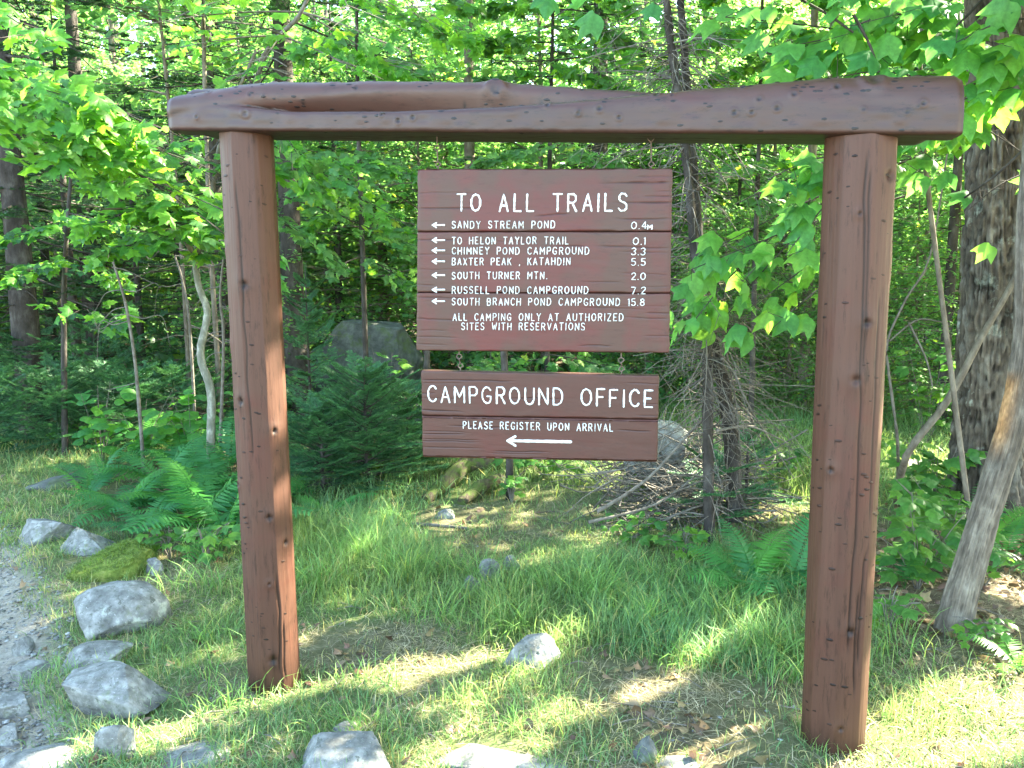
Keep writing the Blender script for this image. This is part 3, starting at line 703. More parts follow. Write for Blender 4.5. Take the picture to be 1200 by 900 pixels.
    def text(s, txt, x0, yb0, x1, yb1, hpx, r, gapw=1.9, name='lettering', mono=None):
        a = np.array(s.loc(x0, yb0)); b = np.array(s.loc(x1, yb1)); tp = np.array(s.loc(x0, yb0 - hpx)); h = (tp - a)[1]
        ws = [GL[c][0] for c in txt]; tot = sum(ws) + gapw * (len(txt) - 1)
        e = (b - a); L = np.linalg.norm(e); e = e / L; sx = L / tot; sy = h / 6; up = np.array([0.0, 1.0])
        m = MB(); x = 0; big = hpx > 15
        for c in txt:
            if big: m = MB()
            w, sts = GL[c]
            jx, jy = rng.uniform(-.12, .12), rng.uniform(-.15, .15); sh = rng.uniform(-.02, .02)
            for st_ in sts:
                st_ = [(px_ + jx + sh * py_, py_ + jy) for px_, py_ in st_]
                s.stroke(m, [a + e * (x + px_) * sx + up * py_ * sy for px_, py_ in smooth_poly(st_)], r * rng.uniform(.92, 1.08), jit=.26)
            if big and m.v: m.build('letter', M['white_paint'], s.root, origin=s.pt(*(a + e * x * sx)))
            x += w + gapw
        if m.v and not big: m.build(name, M['white_paint'], s.root, origin=s.pt(*a), kind='stuff' if len(txt) > 1 else None)
    def arrow(s, x0, x1, y, r, head, y1=None):
        a = np.array(s.loc(x0, y)); b = np.array(s.loc(x1, y1 if y1 else y)); m = MB()
        s.stroke(m, [a, b], r, jit=.12, d=.0022)
        for sg in (1, -1): s.stroke(m, [a, a + np.array([head, sg * head * .6])], r * .9, d=.0016, jit=.1)
        m.build('arrow', M['white_paint'], s.root, origin=s.pt(*a))
    def hook(s, px, py_bot, p_top, r=.0024):
        u, v = s.loc(px, py_bot); p0 = s.pt(u, v - .004, -s.thick * .5)
        m = MB(); mid = (p0 + p_top) / 2
        tube(m, spline([p0 - V(0, 0, .02), p0 + V(0, 0, .012), p0 + s.u * .009 + V(0, 0, .020), p0 + V(0, 0, .030), p0 - s.u * .009 + V(0, 0, .020), p0 + V(0, 0, .010)], 20), r, 6)
        tube(m, spline([p0 + V(0, 0, .030) - axis_t * .004, p_top - V(0, 0, .028)], 3), r, 6)
        tube(m, spline([p_top - V(0, 0, .032), p_top - s.u * .010 - V(0, 0, .020), p_top - V(0, 0, .012), p_top + s.u * .010 - V(0, 0, .020), p_top - V(0, 0, .03)], 18), r, 6)
        tube(m, [p_top - V(0, 0, .014), p_top + V(0, 0, .02)], r, 6)
        m.build('hook', M['iron'], s.root, origin=p0)

B1 = Board('trail_sign', 'large brown hanging board of three planks reading TO ALL TRAILS with distances', [(489, 198), (788, 197), (784, 414), (489, 411)], -0.02, .035, M['board_paint'], None)
def vline(B, y_left, y_right, xl, xr): return (B.loc(xl, y_left)[1], B.loc(xr, y_right)[1])
def hexp(B, pairs, xl, xr):
    for (a, b, pr) in pairs:
        ys = (B.yt, B.yb); e = [B.loc(B.xt + (B.xb - B.xt) * (q - ys[0]) / (ys[1] - ys[0]), q)[0] for q in (a[1], b[1])]
        B.plank(vline(B, a[0], a[1], xl, xr), vline(B, b[0], b[1], xl, xr), 0.0, e[0], e[1], proud=pr)
hexp(B1, [((198, 197), (271.6, 271.2), 0.0), ((271.6, 271.2), (342.8, 343.8), -.0008), ((342.8, 343.8), (411, 414), .0004)], 489, 787)
B1.text('TO ALL TRAILS', 536, 247.5, 734, 247.5, 19.5, .0035, 2.9)
rows = [('SANDY STREAM POND', 530, 267.5, 650, 267.5, '0.4', 740, 757.5, 9.2, 263.8), ('TO HELON TAYLOR TRAIL', 530, 286, 666, 286, '0.1', 742, 756, 9, 281.5),
        ('CHIMNEY POND CAMPGROUND', 530, 298, 690, 298, '3.3', 740, 756, 9, 293.5), ('BAXTER PEAK , KATAHDIN', 530, 310.5, 668, 310.5, '5.5', 740, 756, 9, 306.3),
        ('SOUTH TURNER MTN.', 530, 327, 641, 327, '2.0', 740, 756, 9, 322.5), ('RUSSELL POND CAMPGROUND', 530, 344, 689, 344, '7.2', 740, 756, 9, 339.5),
        ('SOUTH BRANCH POND CAMPGROUND', 530, 357.5, 726, 358, '15.8', 736, 755, 9, 353)]
for (t, x0, y0, x1, y1, num, nx0, nx1, h, ya) in rows:
    B1.text(t, x0, y0, x1, y1, h - 1, .0017, 3.0)
    B1.text(num, nx0, y0 + .6, nx1, y0 + .6, h - 1, .0017, 2.1)
    B1.arrow(507, 521, ya, .0032, .014)
B1.text('M', 759, 268.5, 764, 268.5, 5, .0026)
B1.text('ALL CAMPING ONLY AT AUTHORIZED', 531, 375.5, 730, 376, 8.0, .0017, 3.0)
B1.text('SITES WITH RESERVATIONS', 541, 386.5, 685, 386.8, 8.0, .0017, 3.0)
B2 = Board('campground_office_sign', 'smaller brown hanging board of two planks reading CAMPGROUND OFFICE with a long arrow', [(493, 434), (772, 440), (770, 542), (491, 536)], 0.0, .04, M['board_paint2'], None)
hexp(B2, [((434, 440), (487, 491.7), 0.0), ((487, 491.7), (536, 542), .0006)], 493, 772)
B2.text('CAMPGROUND OFFICE', 502, 471, 764, 477, 18.5, .0034, 2.6)
B2.text('PLEASE REGISTER UPON ARRIVAL', 543, 502, 718, 505.5, 8.2, .0018, 3.0)
B2.arrow(595, 669, 516.5, .0058, .028, 517.8)
for px in (512, 763):
    top = on_plane(px, 158, -0.02 + .0175); 
    B1.hook(px, 198, V(top[0], top[1], beam_a[2] + (beam_b[2] - beam_a[2]) * .5))
for px, yy in ((538, 435), (728, 439)):
    top = on_plane(px, yy - 24, 0.0); B2.hook(px, yy, top)

# ------------------------------------------------------------------ plant kit
def fan_template(outline, centre, fold=0.18, droop=0.22):
    pts = [centre] + outline
    v = np.array([[x, y, 0] for x, y in pts], float)
    v[:, 2] = -fold * np.abs(v[:, 0]) - droop * (v[:, 1]) ** 2 * 0.6 + 0.06 * np.sin(v[:, 0] * 9 + v[:, 1] * 5)
    v[0, 2] += 0.05
    n = len(outline); f = np.array([[0, 1 + k, 1 + (k + 1) % n] for k in range(n)])
    return v, f
def mirror(half): return half + [(-x, y) for x, y in half[-2:0:-1]]
MAPLE = mirror([(0, 0), (.16, -.05), (.36, -.04), (.27, .10), (.40, .16), (.62, .42), (.44, .42), (.38, .50), (.20, .50), (.24, .72), (.12, .74), (0, 1.0)])
STRIPED = mirror([(0, .02), (.18, -.05), (.36, .02), (.47, .20), (.52, .42), (.60, .74), (.44, .66), (.28, .62), (.22, .76), (.10, .92), (0, 1.12)])
OVAL = mirror([(0, 0), (.28, .05), (.42, .3), (.38, .6), (.2, .85), (0, 1.0)])
SIMPLE = mirror([(0, 0), (.34, .02), (.55, .48), (.22, .52), (0, 1.0)])
T_MAPLE = fan_template(MAPLE, (0, .34)); T_STRIPED = fan_template(STRIPED, (0, .38), .12, .30)
T_OVAL = fan_template(OVAL, (0, .45), .1, .2); T_SIMPLE = fan_template(SIMPLE, (0, .35), .12, .18)
T_QUAD = (np.array([[0, 0, 0], [.42, .45, -.06], [0, 1, -.1], [-.42, .5, -.04]]), np.array([[0, 1, 2], [0, 2, 3]]))
T_LITTER = fan_template(mirror([(0, 0), (.3, .1), (.5, .5), (.2, .6), (0, 1)]), (0, .4), .35, -.35)
def basis(dirs, nrm):
    d = unit(dirs); n = nrm - d * np.sum(nrm * d, -1, keepdims=True); n = unit(n); s_ = np.cross(d, n); return s_, d, n
def stamp(mb, pos, dirs, nrm, size, tmpl, col):
    if len(pos) == 0: return
    s_, d, n = basis(dirs, nrm); tv, tf = tmpl; size = np.broadcast_to(np.asarray(size, float), (len(pos),))
    v = pos[:, None, :] + size[:, None, None] * (s_[:, None, :] * tv[None, :, 0, None] + d[:, None, :] * tv[None, :, 1, None] + n[:, None, :] * tv[None, :, 2, None])
    f = tf[None] + (np.arange(len(pos)) * len(tv))[:, None, None]
    col = np.asarray(col, float)
    if col.ndim == 1: col = np.tile(col, (len(pos), 1))
    mb.add(v.reshape(-1, 3), f.reshape(-1, tf.shape[1]), np.repeat(col, len(tv), 0))
def leaf_cols(n, var=.25, yellow=.03):
    b = rng.uniform(1 - var, 1 + var, n)[:, None]; h = rng.normal(0, .08, n)[:, None]
    c = np.hstack([b * (1 + h), b, b * (1 - h)])
    y = rng.random(n) < yellow; c[y] *= [2.6, 1.6, .7]
    return np.clip(c, .2, 4)
def rand_dir(n, up=0.0):
    v = rng.normal(size=(n, 3)); v[:, 2] += up; return unit(v)

def tree_trunk(root, pts, radii, mat, sides=14, name='trunk', amp=.04, dens=14, extra=None):
    m = MB(); path = spline(pts, max(dens, len(pts) * 5)); r = np.interp(np.linspace(0, 1, len(path)), np.linspace(0, 1, len(radii)), radii)
    tube(m, path, r, sides, noise_amp=amp)
    if extra: extra(m)
    return m.build(name, mat, root, origin=pts[0]), path, r

# a broadleaf branch spray: flat layered fan of leaves, used for crowns
def fan_spray(leafs, twigs, o, d, L, n, size, width=.55, droop=.25, thick=.10, r0=.012):
    d = unit(d); side = unit(np.cross(d, V(0, 0, 1))); up = np.cross(side, d)
    t = rng.power(1.6, n); w = width * L * np.sin(np.clip(t * 1.15 + .1, 0, 1.2) * math.pi * .78 + .1) 
    lat = rng.uniform(-1, 1, n) * np.maximum(w, .02)
    pos = o + d * (t * L)[:, None] + side * lat[:, None] + up * (rng.normal(0, thick * L * .5, n))[:, None]
    pos[:, 2] -= droop * L * (t ** 2) + .25 * droop * (lat ** 2) / max(L, .1)
    dirs = d * .8 + side * np.sign(lat)[:, None] * rng.uniform(.2, 1.2, n)[:, None] + rng.normal(0, .35, (n, 3)); dirs[:, 2] -= .25
    nr = np.tile(V(0, 0, 1.0), (n, 1)) + rng.normal(0, .42, (n, 3)); nr[:, 1] -= .25
    leafs.append((pos, dirs, nr, rng.uniform(.65, 1.2, n) * size))
    k = np.linspace(0, 1, 7); path = o + d * (k * L)[:, None]; path[:, 2] -= droop * L * k ** 2
    tube(twigs, path, r0 * (1.05 - k), 5, cap=False)
    for q in range(6):
        a = rng.uniform(.2, .9); b = o + d * a * L; b = b - V(0, 0, droop * L * a * a); sg = 1 if q % 2 else -1
        e = b + d * L * .25 + side * sg * width * L * rng.uniform(.4, .9); e[2] -= droop * L * .3
        tube(twigs, [b, (b + e) / 2 + V(0, 0, .01), e], [r0 * .45, r0 * .3, r0 * .15], 4, cap=False)
def emit(leafs, mb, tmpl, filt=True, col=None, var=.25, yellow=.02, offset=None):
    for (pos, dirs, nr, sz) in leafs:
        if filt:
            k = in_gap(pos if offset is None else pos + offset); pos, dirs, nr, sz = pos[k], dirs[k], nr[k], sz[k]
        stamp(mb, pos, dirs, nr, sz, tmpl, leaf_cols(len(pos), var, yellow))

def broad_proto(H, crown_lo, R, nspray, nleaf, size, tmpl, lean=0.0, trunk_r=.09):
    """returns (trunk mesh buffer, crown mesh buffer) round the origin"""
    tr, lf, tw = MB(), [], MB()
    pts = [V(0, 0, -.25), V(lean * .1 + rng.normal(0, .04), rng.normal(0, .04), H * .3), V(lean * .4 + rng.normal(0, .1), rng.normal(0, .1), H * .65), V(lean, 0, H)]
    path = spline(pts, 21); tube(tr, path, np.linspace(trunk_r, trunk_r * .18, len(path)), 9, noise_amp=.05)
    for k in range(nspray):
        h = crown_lo + (H - crown_lo) * (k + rng.random()) / nspray; i = min(len(path) - 1, int(h / H * (len(path) - 1)))
        q = (h - crown_lo) / max(H - crown_lo, .1); L = R * (0.55 + .6 * math.sin(math.pi * min(1, .25 + q * .7))) * rng.uniform(.6, 1.15)
        az = k * 2.399 + rng.normal(0, .4); d = V(math.cos(az), math.sin(az), rng.uniform(.0, .5))
        fan_spray(lf, tr, path[i], d, L, nleaf, size, width=rng.uniform(.35, .6), droop=rng.uniform(.1, .35), thick=.12, r0=.012 * L / 1.5)
    cr = MB(); emit(lf, cr, tmpl, filt=False)
    return tr, cr

def needle_branch(mbn, mbt, o, d, L, ntw, nneed, nl, droop=.25, r0=.01, width=.42, up=False, upcurve=0.0):
    d = unit(d); side = unit(np.cross(d, V(0, 0, 1))); nv = np.cross(side, d)
    k = np.linspace(0, 1, 8); path = o + d * (k * L)[:, None]; path[:, 2] += -droop * L * k + upcurve * L * k ** 2
    tube(mbt, path, r0 * (1.05 - k * .9), 5, cap=False)
    seg = [(path[0], path[-1], 1.0)]
    T0, T1 = [], []
    for q in range(ntw):
        a = .12 + .85 * (q + rng.random() * .6) / ntw; sg = 1 if q % 2 else -1
        b = np.array([np.interp(a, k, path[:, c]) for c in range(3)])
        l2 = L * width * (1 - a * .72) * rng.uniform(.7, 1.15)
        e = b + (d * .65 + side * sg * .75) * l2; e[2] -= (droop - upcurve) * l2 * .5 + rng.uniform(-.05, .08) * l2
        T0.append(b); T1.append(e)
        for z in range(2 if L > .5 else 1):
            c = b + (e - b) * rng.uniform(.3, .75); g = c + (d * rng.uniform(.5, 1) + side * sg * rng.uniform(-.3, .3)) * l2 * .4; T0.append(c); T1.append(g)
    T0.append(path[3]); T1.append(path[-1]); T0.append(path[5]); T1.append(path[-1] + d * .02)
    T0, T1 = np.array(T0), np.array(T1); n = len(T0)
    f = np.linspace(0, 1, nneed)[None, :, None]
    base = T0[:, None] * (1 - f) + T1[:, None] * f; td = unit(T1 - T0)[:, None]
    sd = unit(np.cross(td, nv[None, None])); 
    sg = np.where(np.arange(nneed) % 2 == 0, 1, -1)[None, :, None]
    lift = rng.uniform(-.15, .75, (n, nneed, 1))
    nd = unit(td * .75 + sd * sg * rng.uniform(.6, 1, (n, nneed, 1)) + nv * lift)
    ln = nl * rng.uniform(.7, 1.15, (n, nneed, 1)) * (1 - .3 * f)
    w = np.cross(nd, nv[None, None] + rng.normal(0, .4, (n, nneed, 3))); w = unit(w) * nl * .085
    a = base + w; b = base - w; c = base + nd * ln
    v = np.stack([a, b, c], 2).reshape(-1, 3); fc = np.arange(len(v)).reshape(-1, 3)
    col = np.repeat(np.repeat(rng.uniform(.7, 1.25, (n, 1)), nneed * 3, 1).reshape(-1, 1), 3, 1)
    tip = (np.tile(np.linspace(0, 1, nneed)[None, :, None], (n, 1, 3)).reshape(-1) > .75)
    col[tip] *= [1.35, 1.3, 1.1]
    mbn.add(v, fc, col)
def conifer_proto(H, lo, R, nbr, ntw, nneed, nl, droop=.3, trunk_r=.1, dead_below=None, upc=.12):
    tr, nd = MB(), MB()
    path = spline([V(0, 0, -.25), V(.02, .01, H * .5), V(0, 0, H)], 20); tube(tr, path, np.linspace(trunk_r, .01, len(path)), 9, noise_amp=.05)
    for k in range(nbr):
        q = (k + rng.random()) / nbr; h = lo + (H - lo) * q; L = R * (1.05 - q) * rng.uniform(.7, 1.1) + .12; az = k * 2.399 + rng.normal(0, .3)
        needle_branch(nd, tr, V(0, 0, h), V(math.cos(az), math.sin(az), .05), L, ntw, nneed, nl, droop=droop * rng.uniform(.6, 1.3), r0=.010 * L / 1.5 + .003, upcurve=upc)
    if dead_below:
        for k in range(dead_below):
            h = rng.uniform(.5, lo + .6); az = rng.uniform(0, 6.28); L = rng.uniform(.3, 1.2)
            p0 = V(0, 0, h); p1 = p0 + V(math.cos(az) * L * .5, math.sin(az) * L * .5, -.05); p2 = p0 + V(math.cos(az) * L, math.sin(az) * L, -.2)
            tube(tr, spline([p0, p1, p2], 6), np.linspace(.008, .002, 6), 4, cap=False)
    return tr, nd

def place(trunk_me, crown_me, x, y, rot, sc, label, cat, group, name, szz=1.0):
    r = thing(name, label, cat, onz(x, y), group); r.rotation_euler = (0, 0, rot); r.scale = (sc, sc, sc * szz)
    for nm, me, kd in (('trunk', trunk_me, None), ('crown', crown_me, None)):
        if me is None: continue
        o = bpy.data.objects.new(nm, me); COL.objects.link(o); o.parent = r
    return r

# ------------------------------------------------------------------ rocks
ROCKS = []
def rock_mesh(w, d, h, seed, nf=9, rough=.06, round_=.06, mat=None, nu=96, nv=60, col=(1, 1, 1), taper=0.0):
    r0 = np.random.default_rng(seed)
    th = np.linspace(0, 2 * math.pi, nu, endpoint=False); ph = np.linspace(-math.pi / 2, math.pi / 2, nv)
    PH, TH = np.meshgrid(ph, th, indexing='ij')
    D = np.stack([np.cos(PH) * np.cos(TH), np.cos(PH) * np.sin(TH), np.sin(PH)], -1)
    pw = r0.uniform(.62, .85); v = np.sign(D) * np.abs(D) ** pw; v = v / np.abs(v).max()
    for _ in range(nf):
        nn = unit(r0.normal(size=3) * [1, 1, .9]); lim = r0.uniform(.50, .82)
        dd = v @ nn; v = v - nn * (np.maximum(dd - lim, 0) * (1 - round_))[..., None]
    v = v * (1 + rough * 1.6 * fbm(D[..., 0] * 2 + seed, D[..., 1] * 2, D[..., 2] * 2, 4, seed))[..., None] + (rough * .55 * fbm(D[..., 0] * 9, D[..., 1] * 9, D[..., 2] * 9, 3, seed))[..., None] * D
    v[..., :2] = v[..., :2] * (1 - taper * (v[..., 2:3] + .8).clip(0, 2) * .5)
    ext = np.array([np.ptp(v[..., 0]), np.ptp(v[..., 1]), np.ptp(v[..., 2])])
    v = v / ext * [w, d, h]
    m = MB(); i = np.arange(nv - 1)[:, None] * nu; j = np.arange(nu)[None, :]; j2 = (j + 1) % nu
    f = np.stack([i + j, i + j2, i + nu + j2, i + nu + j], -1).reshape(-1, 4); blot = .72 + .45 * (.5 + fbm(D[..., 0] * 3, D[..., 1] * 3, D[..., 2] * 3, 4, seed + 3)) + .22 * fbm(D[..., 0] * 11, D[..., 1] * 11, D[..., 2] * 11, 3, seed + 5); cc = blot[..., None] * np.array([1, 1, .98]) * (1 - .35 * sstep(-.05 * h, -.25 * h, v[..., 2]))[..., None]
    m.add(v.reshape(-1, 3), f, cc.reshape(-1, 3))
    return m.mesh('rock', mat or M['rock'])
def rock(px, pyb, wpx, hpx, label, seed, mat=None, sink=.47, nf=9, rough=.06, dr=.8, name='rock', rot=None, cat='rock', group=None, depth=None, hs=1.0, taper=0.0):
    g = G(px, pyb); dist = np.linalg.norm(g - CAM); w = wpx / FPX * dist * .98
    d = w * dr; ang = math.atan2(CAM[2], g[1])                # view angle down
    hh = hpx / FPX * dist; h = max(.25 * hh, (hh - d * math.sin(ang) * .55) / math.cos(ang)) * hs
    full = h / (1 - sink)
    cx, cy_ = g[0] * (1 + d * .35 / g[1]), g[1] + d * .38
    me = rock_mesh(w, d, full, seed, nf, rough, mat=mat, taper=taper)
    o = bpy.data.objects.new(name, me); COL.objects.link(o)
    o.location = Vector(onz(cx, cy_, full * (.5 - sink))); o.rotation_euler = (0, 0, rot if rot is not None else rng.uniform(-.25, .25))
    tag(o, label, cat, group); ROCKS.append((cx, cy_, max(w, d) * .5)); return o
rock(140, 743, 104, 52, 'large rounded grey granite boulder with lichen in the grass left of the left post', 31, nf=10, rough=.05)
rock(128, 843, 104, 58, 'flat-topped pale grey boulder beside the dirt track, lower left', 12, nf=12, rough=.04, dr=.75, sink=.2)
rock(112, 788, 74, 28, 'low narrow grey rock just behind the flat-topped boulder by the track', 23, rough=.06)
rock(52, 636, 68, 34, 'angular grey rock at the far end of the row along the track', 44, nf=12, rough=.05)
rock(102, 650, 68, 30, 'pale ridged rock touching the ferns next to the angular rock', 55, nf=10, rough=.05)
rock(67, 574, 56, 18, 'flat dark rock half sunk in the grass verge near the ferns', 66, mat=M['rock_dark'], nf=12, rough=.05)
rock(132, 680, 88, 40, 'low mound of bright green moss over a buried rock', 77, mat=M['moss'], nf=3, rough=.10, name='mossy_rock')
rock(182, 674, 22, 17, 'small pinkish stone at the tip of the moss mound', 88, nf=8)
rock(140, 892, 40, 40, 'small tapered pale rock half covered by grass below the flat-topped boulder', 91, nf=9)
rock(50, 908, 84, 26, 'smooth pale boulder cut by the bottom edge near the left corner', 93, nf=8, rough=.04)
rock(222, 908, 78, 20, 'low grey rock in grass at the bottom edge below the left post', 94, nf=8)
rock(398, 916, 112, 52, 'big rounded pale boulder at the bottom edge right of the left post', 95, nf=8, rough=.04)
rock(404, 860, 26, 14, 'small blue grey pebble above the big rounded boulder', 96, nf=6)
rock(575, 912, 150, 26, 'long flat slab of rock at the middle of the bottom edge', 97, nf=10, rough=.05, dr=.5)
rock(628, 784, 70, 44, 'pointed pale rock with a sunlit top standing in the middle of the grass', 98, nf=12, rough=.05)
rock(758, 893, 28, 30, 'small dark angular stone sticking up from the bare ground at the bottom edge', 99, mat=M['rock_dark'], nf=12)
rock(792, 908, 52, 12, 'thin flat stone at the bottom edge beside the dark angular stone', 101, nf=9)
rock(522, 608, 24, 12, 'white stone on the leaf litter under the lower sign', 102, nf=8)
rock(552, 692, 18, 22, 'upright light stone between grass tufts below the lower sign', 103, nf=12)
rock(574, 680, 26, 26, 'whitish broken stone leaning beside the upright light stone', 104, nf=12)
rock(600, 668, 22, 16, 'small grey stone behind the whitish broken stone', 105, nf=10)
rock(772, 578, 78, 84, 'pale grey boulder behind the brushwood right of the lower sign', 106, nf=12, rough=.05, dr=.7, sink=.15)
rock(748, 582, 30, 30, 'yellow mossy knob of rock in front of the pale boulder', 107, mat=M['moss'], nf=4, name='mossy_rock')
rock(500, 505, 0.1 + 190, 46, 'flat ledge of weathered rock in front of the huge shaded boulder', 108, mat=M['rock_dark'], nf=10, rough=.05, dr=.45, name='rock_ledge')
rock(448, 462, 146, 100, 'huge dark boulder with a peaked top in the shade behind the upper sign', 109, mat=M['rock_dark'], nf=9, rough=.05, dr=.7, sink=.1, name='boulder', taper=.62)
rock(1075, 552, 70, 12, 'pale flat stone on the ground behind the right post', 110, nf=9)
rock(30, 768, 22, 18, 'blue grey stone lying on the edge of the dirt track', 111, nf=8, name='track_stone')
rock(38, 800, 40, 20, 'flat blue grey stone on the track left of the flat-topped boulder', 112, nf=9, name='track_stone')
rock(18, 842, 46, 22, 'broad pale stone in the dirt track at the left edge', 113, nf=9, name='track_stone')
rock(10, 872, 28, 18, 'rounded stone in the dirt track near the bottom left corner', 114, nf=9, name='track_stone')

# mossy fallen log and the stump behind it under the lower sign
def log(pts, radii, label, mat, sides=16, name='fallen_log', cat='log', amp=.10):
    r = thing(name, label, cat, pts[0]); m = MB(); path = spline(pts, 22)
    rr = np.interp(np.linspace(0, 1, len(path)), np.linspace(0, 1, len(radii)), radii); tube(m, path, rr, sides, noise_amp=amp)
    m.build('log', mat, r, origin=pts[0]); return r
a_, b_ = G(498, 590), G(548, 566)
log([a_ + V(0, 0, .02), (a_ + b_) / 2 + V(0, .05, .07), b_ + V(0, .1, .12), b_ + V(.25, .15, .10)], [.035, .06, .065, .04], 'short mossy log lying under the left end of the lower sign', M['wood_dead'])
a_, b_ = G(540, 592), G(585, 572)
log([a_ + V(0, 0, .02), (a_ + b_) / 2 + V(0, .02, .06), b_ + V(.05, .1, .06)], [.03, .055, .04], 'stubby moss covered root beside the thin trunk under the lower sign', M['wood_dead'], name='mossy_root', cat='root')
a_, b_ = G(445, 618), G(548, 622)
log([a_ + V(0, 0, .015), (a_ + b_) / 2 + V(0, .03, .02), b_ + V(0, 0, .015)], [.008, .013, .009], 'pale bare stick lying on the grass below the lower sign', M['twig'], 8, 'fallen_stick', 'stick')
a_, b_ = P(110, 435, 15), P(255, 418, 15)
for (q, lab) in (((P(150, 396, 16), P(215, 372, 16.5), .10), 'sunlit fallen trunk deep in the wood behind the pale sapling'), ((P(150, 440, 12.5), P(225, 430, 13), .10), 'grey fallen trunk in the shade behind the pale sapling')):
    a_, b_, r_ = q; a_[2] = ground_z(a_[0], a_[1]) + .1; b_[2] = ground_z(b_[0], b_[1]) + .15
    log([a_ - V(.8, 0, 0), (a_ + b_) / 2, b_ + V(.6, 0, 0)], [r_, r_ * .9, r_ * .7], lab, M['wood_dead'])

# ------------------------------------------------------------------ leaf objects for the near broad-leaved trees
def leaf_variants(tmpl, mat, k=6):
    out = []
    for i in range(k):
        tv = tmpl[0].copy(); tv[:, 2] += .10 * noise(tv[:, 0] * 2 + i * 7, tv[:, 1] * 2, i) + rng.uniform(-.12, .18) * tv[:, 1] ** 2 - rng.uniform(-.1, .25) * np.abs(tv[:, 0])
        tv[:, 0] *= rng.uniform(.9, 1.08); m = MB(); m.add(tv, tmpl[1], (1, 1, 1)); 
        out.append(m.mesh('leaf', mat, smooth=False))
    return out
LV_MAPLE = leaf_variants(T_MAPLE, M['maple_leaf']); LV_STRIPED = leaf_variants(T_STRIPED, M['striped_leaf'])
M['maple_mass'] = M['foliage']
def leaf_objects(root, lf, variants, tmpl, mass_mat, maxn=300, filt=True):
    pos = np.vstack([a[0] for a in lf]); dr = np.vstack([a[1] for a in lf]); nr = np.vstack([a[2] for a in lf]); sz = np.concatenate([a[3] for a in lf])
    if filt: k = in_gap(pos); pos, dr, nr, sz = pos[k], dr[k], nr[k], sz[k]
    x, y, z = project(pos); ok = (x > -20) & (x < 1220) & (y > -20) & (y < 920) & (z > 0)
    score = np.where(ok, sz / np.maximum(z, .1), 0); order = np.argsort(-score)
    base = world_loc(root); S_, D_, N_ = basis(dr, nr)
    for c, i in enumerate(order[:maxn]):
        o = bpy.data.objects.new('leaf', variants[c % len(variants)]); COL.objects.link(o); o.parent = root
        s_ = sz[i]; p = Vector(pos[i]) - base
        o.matrix_local = Matrix(((S_[i][0] * s_, D_[i][0] * s_, N_[i][0] * s_, p.x), (S_[i][1] * s_, D_[i][1] * s_, N_[i][1] * s_, p.y),
                                 (S_[i][2] * s_, D_[i][2] * s_, N_[i][2] * s_, p.z), (0, 0, 0, 1)))
    rest = order[maxn:]
    if len(rest):
        m = MB(); stamp(m, pos[rest], dr[rest], nr[rest], sz[rest], tmpl, leaf_cols(len(rest), .2, .02)); m.build('foliage', mass_mat, root, kind='stuff', smooth=False)
def spray_px(lf, tw, x0, y0, x1, y1, d0, d1, n, size, width=.5, droop=.15, thick=.08, r0=.008):
    a, b = P(x0, y0, d0), P(x1, y1, d1); L = np.linalg.norm(b - a); fan_spray(lf, tw, a, b - a, L, n, size, width, droop, thick, r0)
def stem(m, pts, r0, r1, sides=8, amp=.05, n=24): p = spline(pts, n); tube(m, p, np.linspace(r0, r1, len(p)), sides, noise_amp=amp, cap=False)

# pale maple sapling left of the left post
D6 = 6.0
base = P(249, 560, D6); base[2] = ground_z(base[0], base[1])
t6 = thing('maple_sapling', 'crooked pale-barked maple sapling forking behind the ferns left of the left post', 'tree', base)
tr = MB(); stem(tr, [base - V(0, 0, .05), P(247, 530, D6), P(247, 460, D6), P(235, 415, D6), P(243, 368, D6), P(233, 335, D6), P(228, 300, D6)], .034, .022, 12, .10, 60)
tr.build('trunk', M['bark_pale'], t6)
br = MB(); stem(br, [P(228, 302, D6), P(215, 278, D6 - .1), P(190, 258, D6 - .2), P(160, 246, D6 - .3), P(120, 245, D6 - .5)], .022, .006)
br.build('branch', M['bark_grey'], t6)
br = MB(); stem(br, [P(230, 300, D6), P(240, 268, D6), P(248, 232, D6 + .05), P(262, 150, D6 + .1), P(300, 60, D6 + .2)], .026, .012)
br.build('branch', M['bark_grey'], t6)
lf, tw = [], MB()
for s_ in [(160, 246, 95, 262, 5.7, 5.3, 60, .12), (190, 258, 240, 262, 5.8, 5.5, 40, .11), (215, 275, 110, 285, 5.9, 5.4, 70, .115), (240, 268, 170, 225, 5.9, 5.5, 55, .12), (248, 232, 300, 250, 5.9, 5.7, 30, .11),
           (262, 160, 140, 170, 6.0, 5.2, 80, .12), (262, 160, 210, 215, 6.0, 5.4, 60, .12), (262, 150, 90, 195, 6.0, 5.5, 70, .12), (255, 200, 330, 185, 6.1, 5.9, 60, .11),
           (290, 90, 380, 215, 6.1, 6.0, 80, .11), (262, 140, 470, 235, 6.3, 6.5, 90, .11), (300, 240, 400, 300, 6.4, 6.6, 60, .10), (228, 302, 262, 290, 6, 5.8, 20, .10),
           (330, 200, 460, 180, 6.5, 6.4, 70, .11), (330, 230, 480, 270, 6.6, 6.9, 60, .10)]:
    spray_px(lf, tw, *s_)
tw.build('twigs', M['bark_dark'], t6, kind='stuff'); leaf_objects(t6, lf, LV_MAPLE, T_MAPLE, M['maple_mass'])

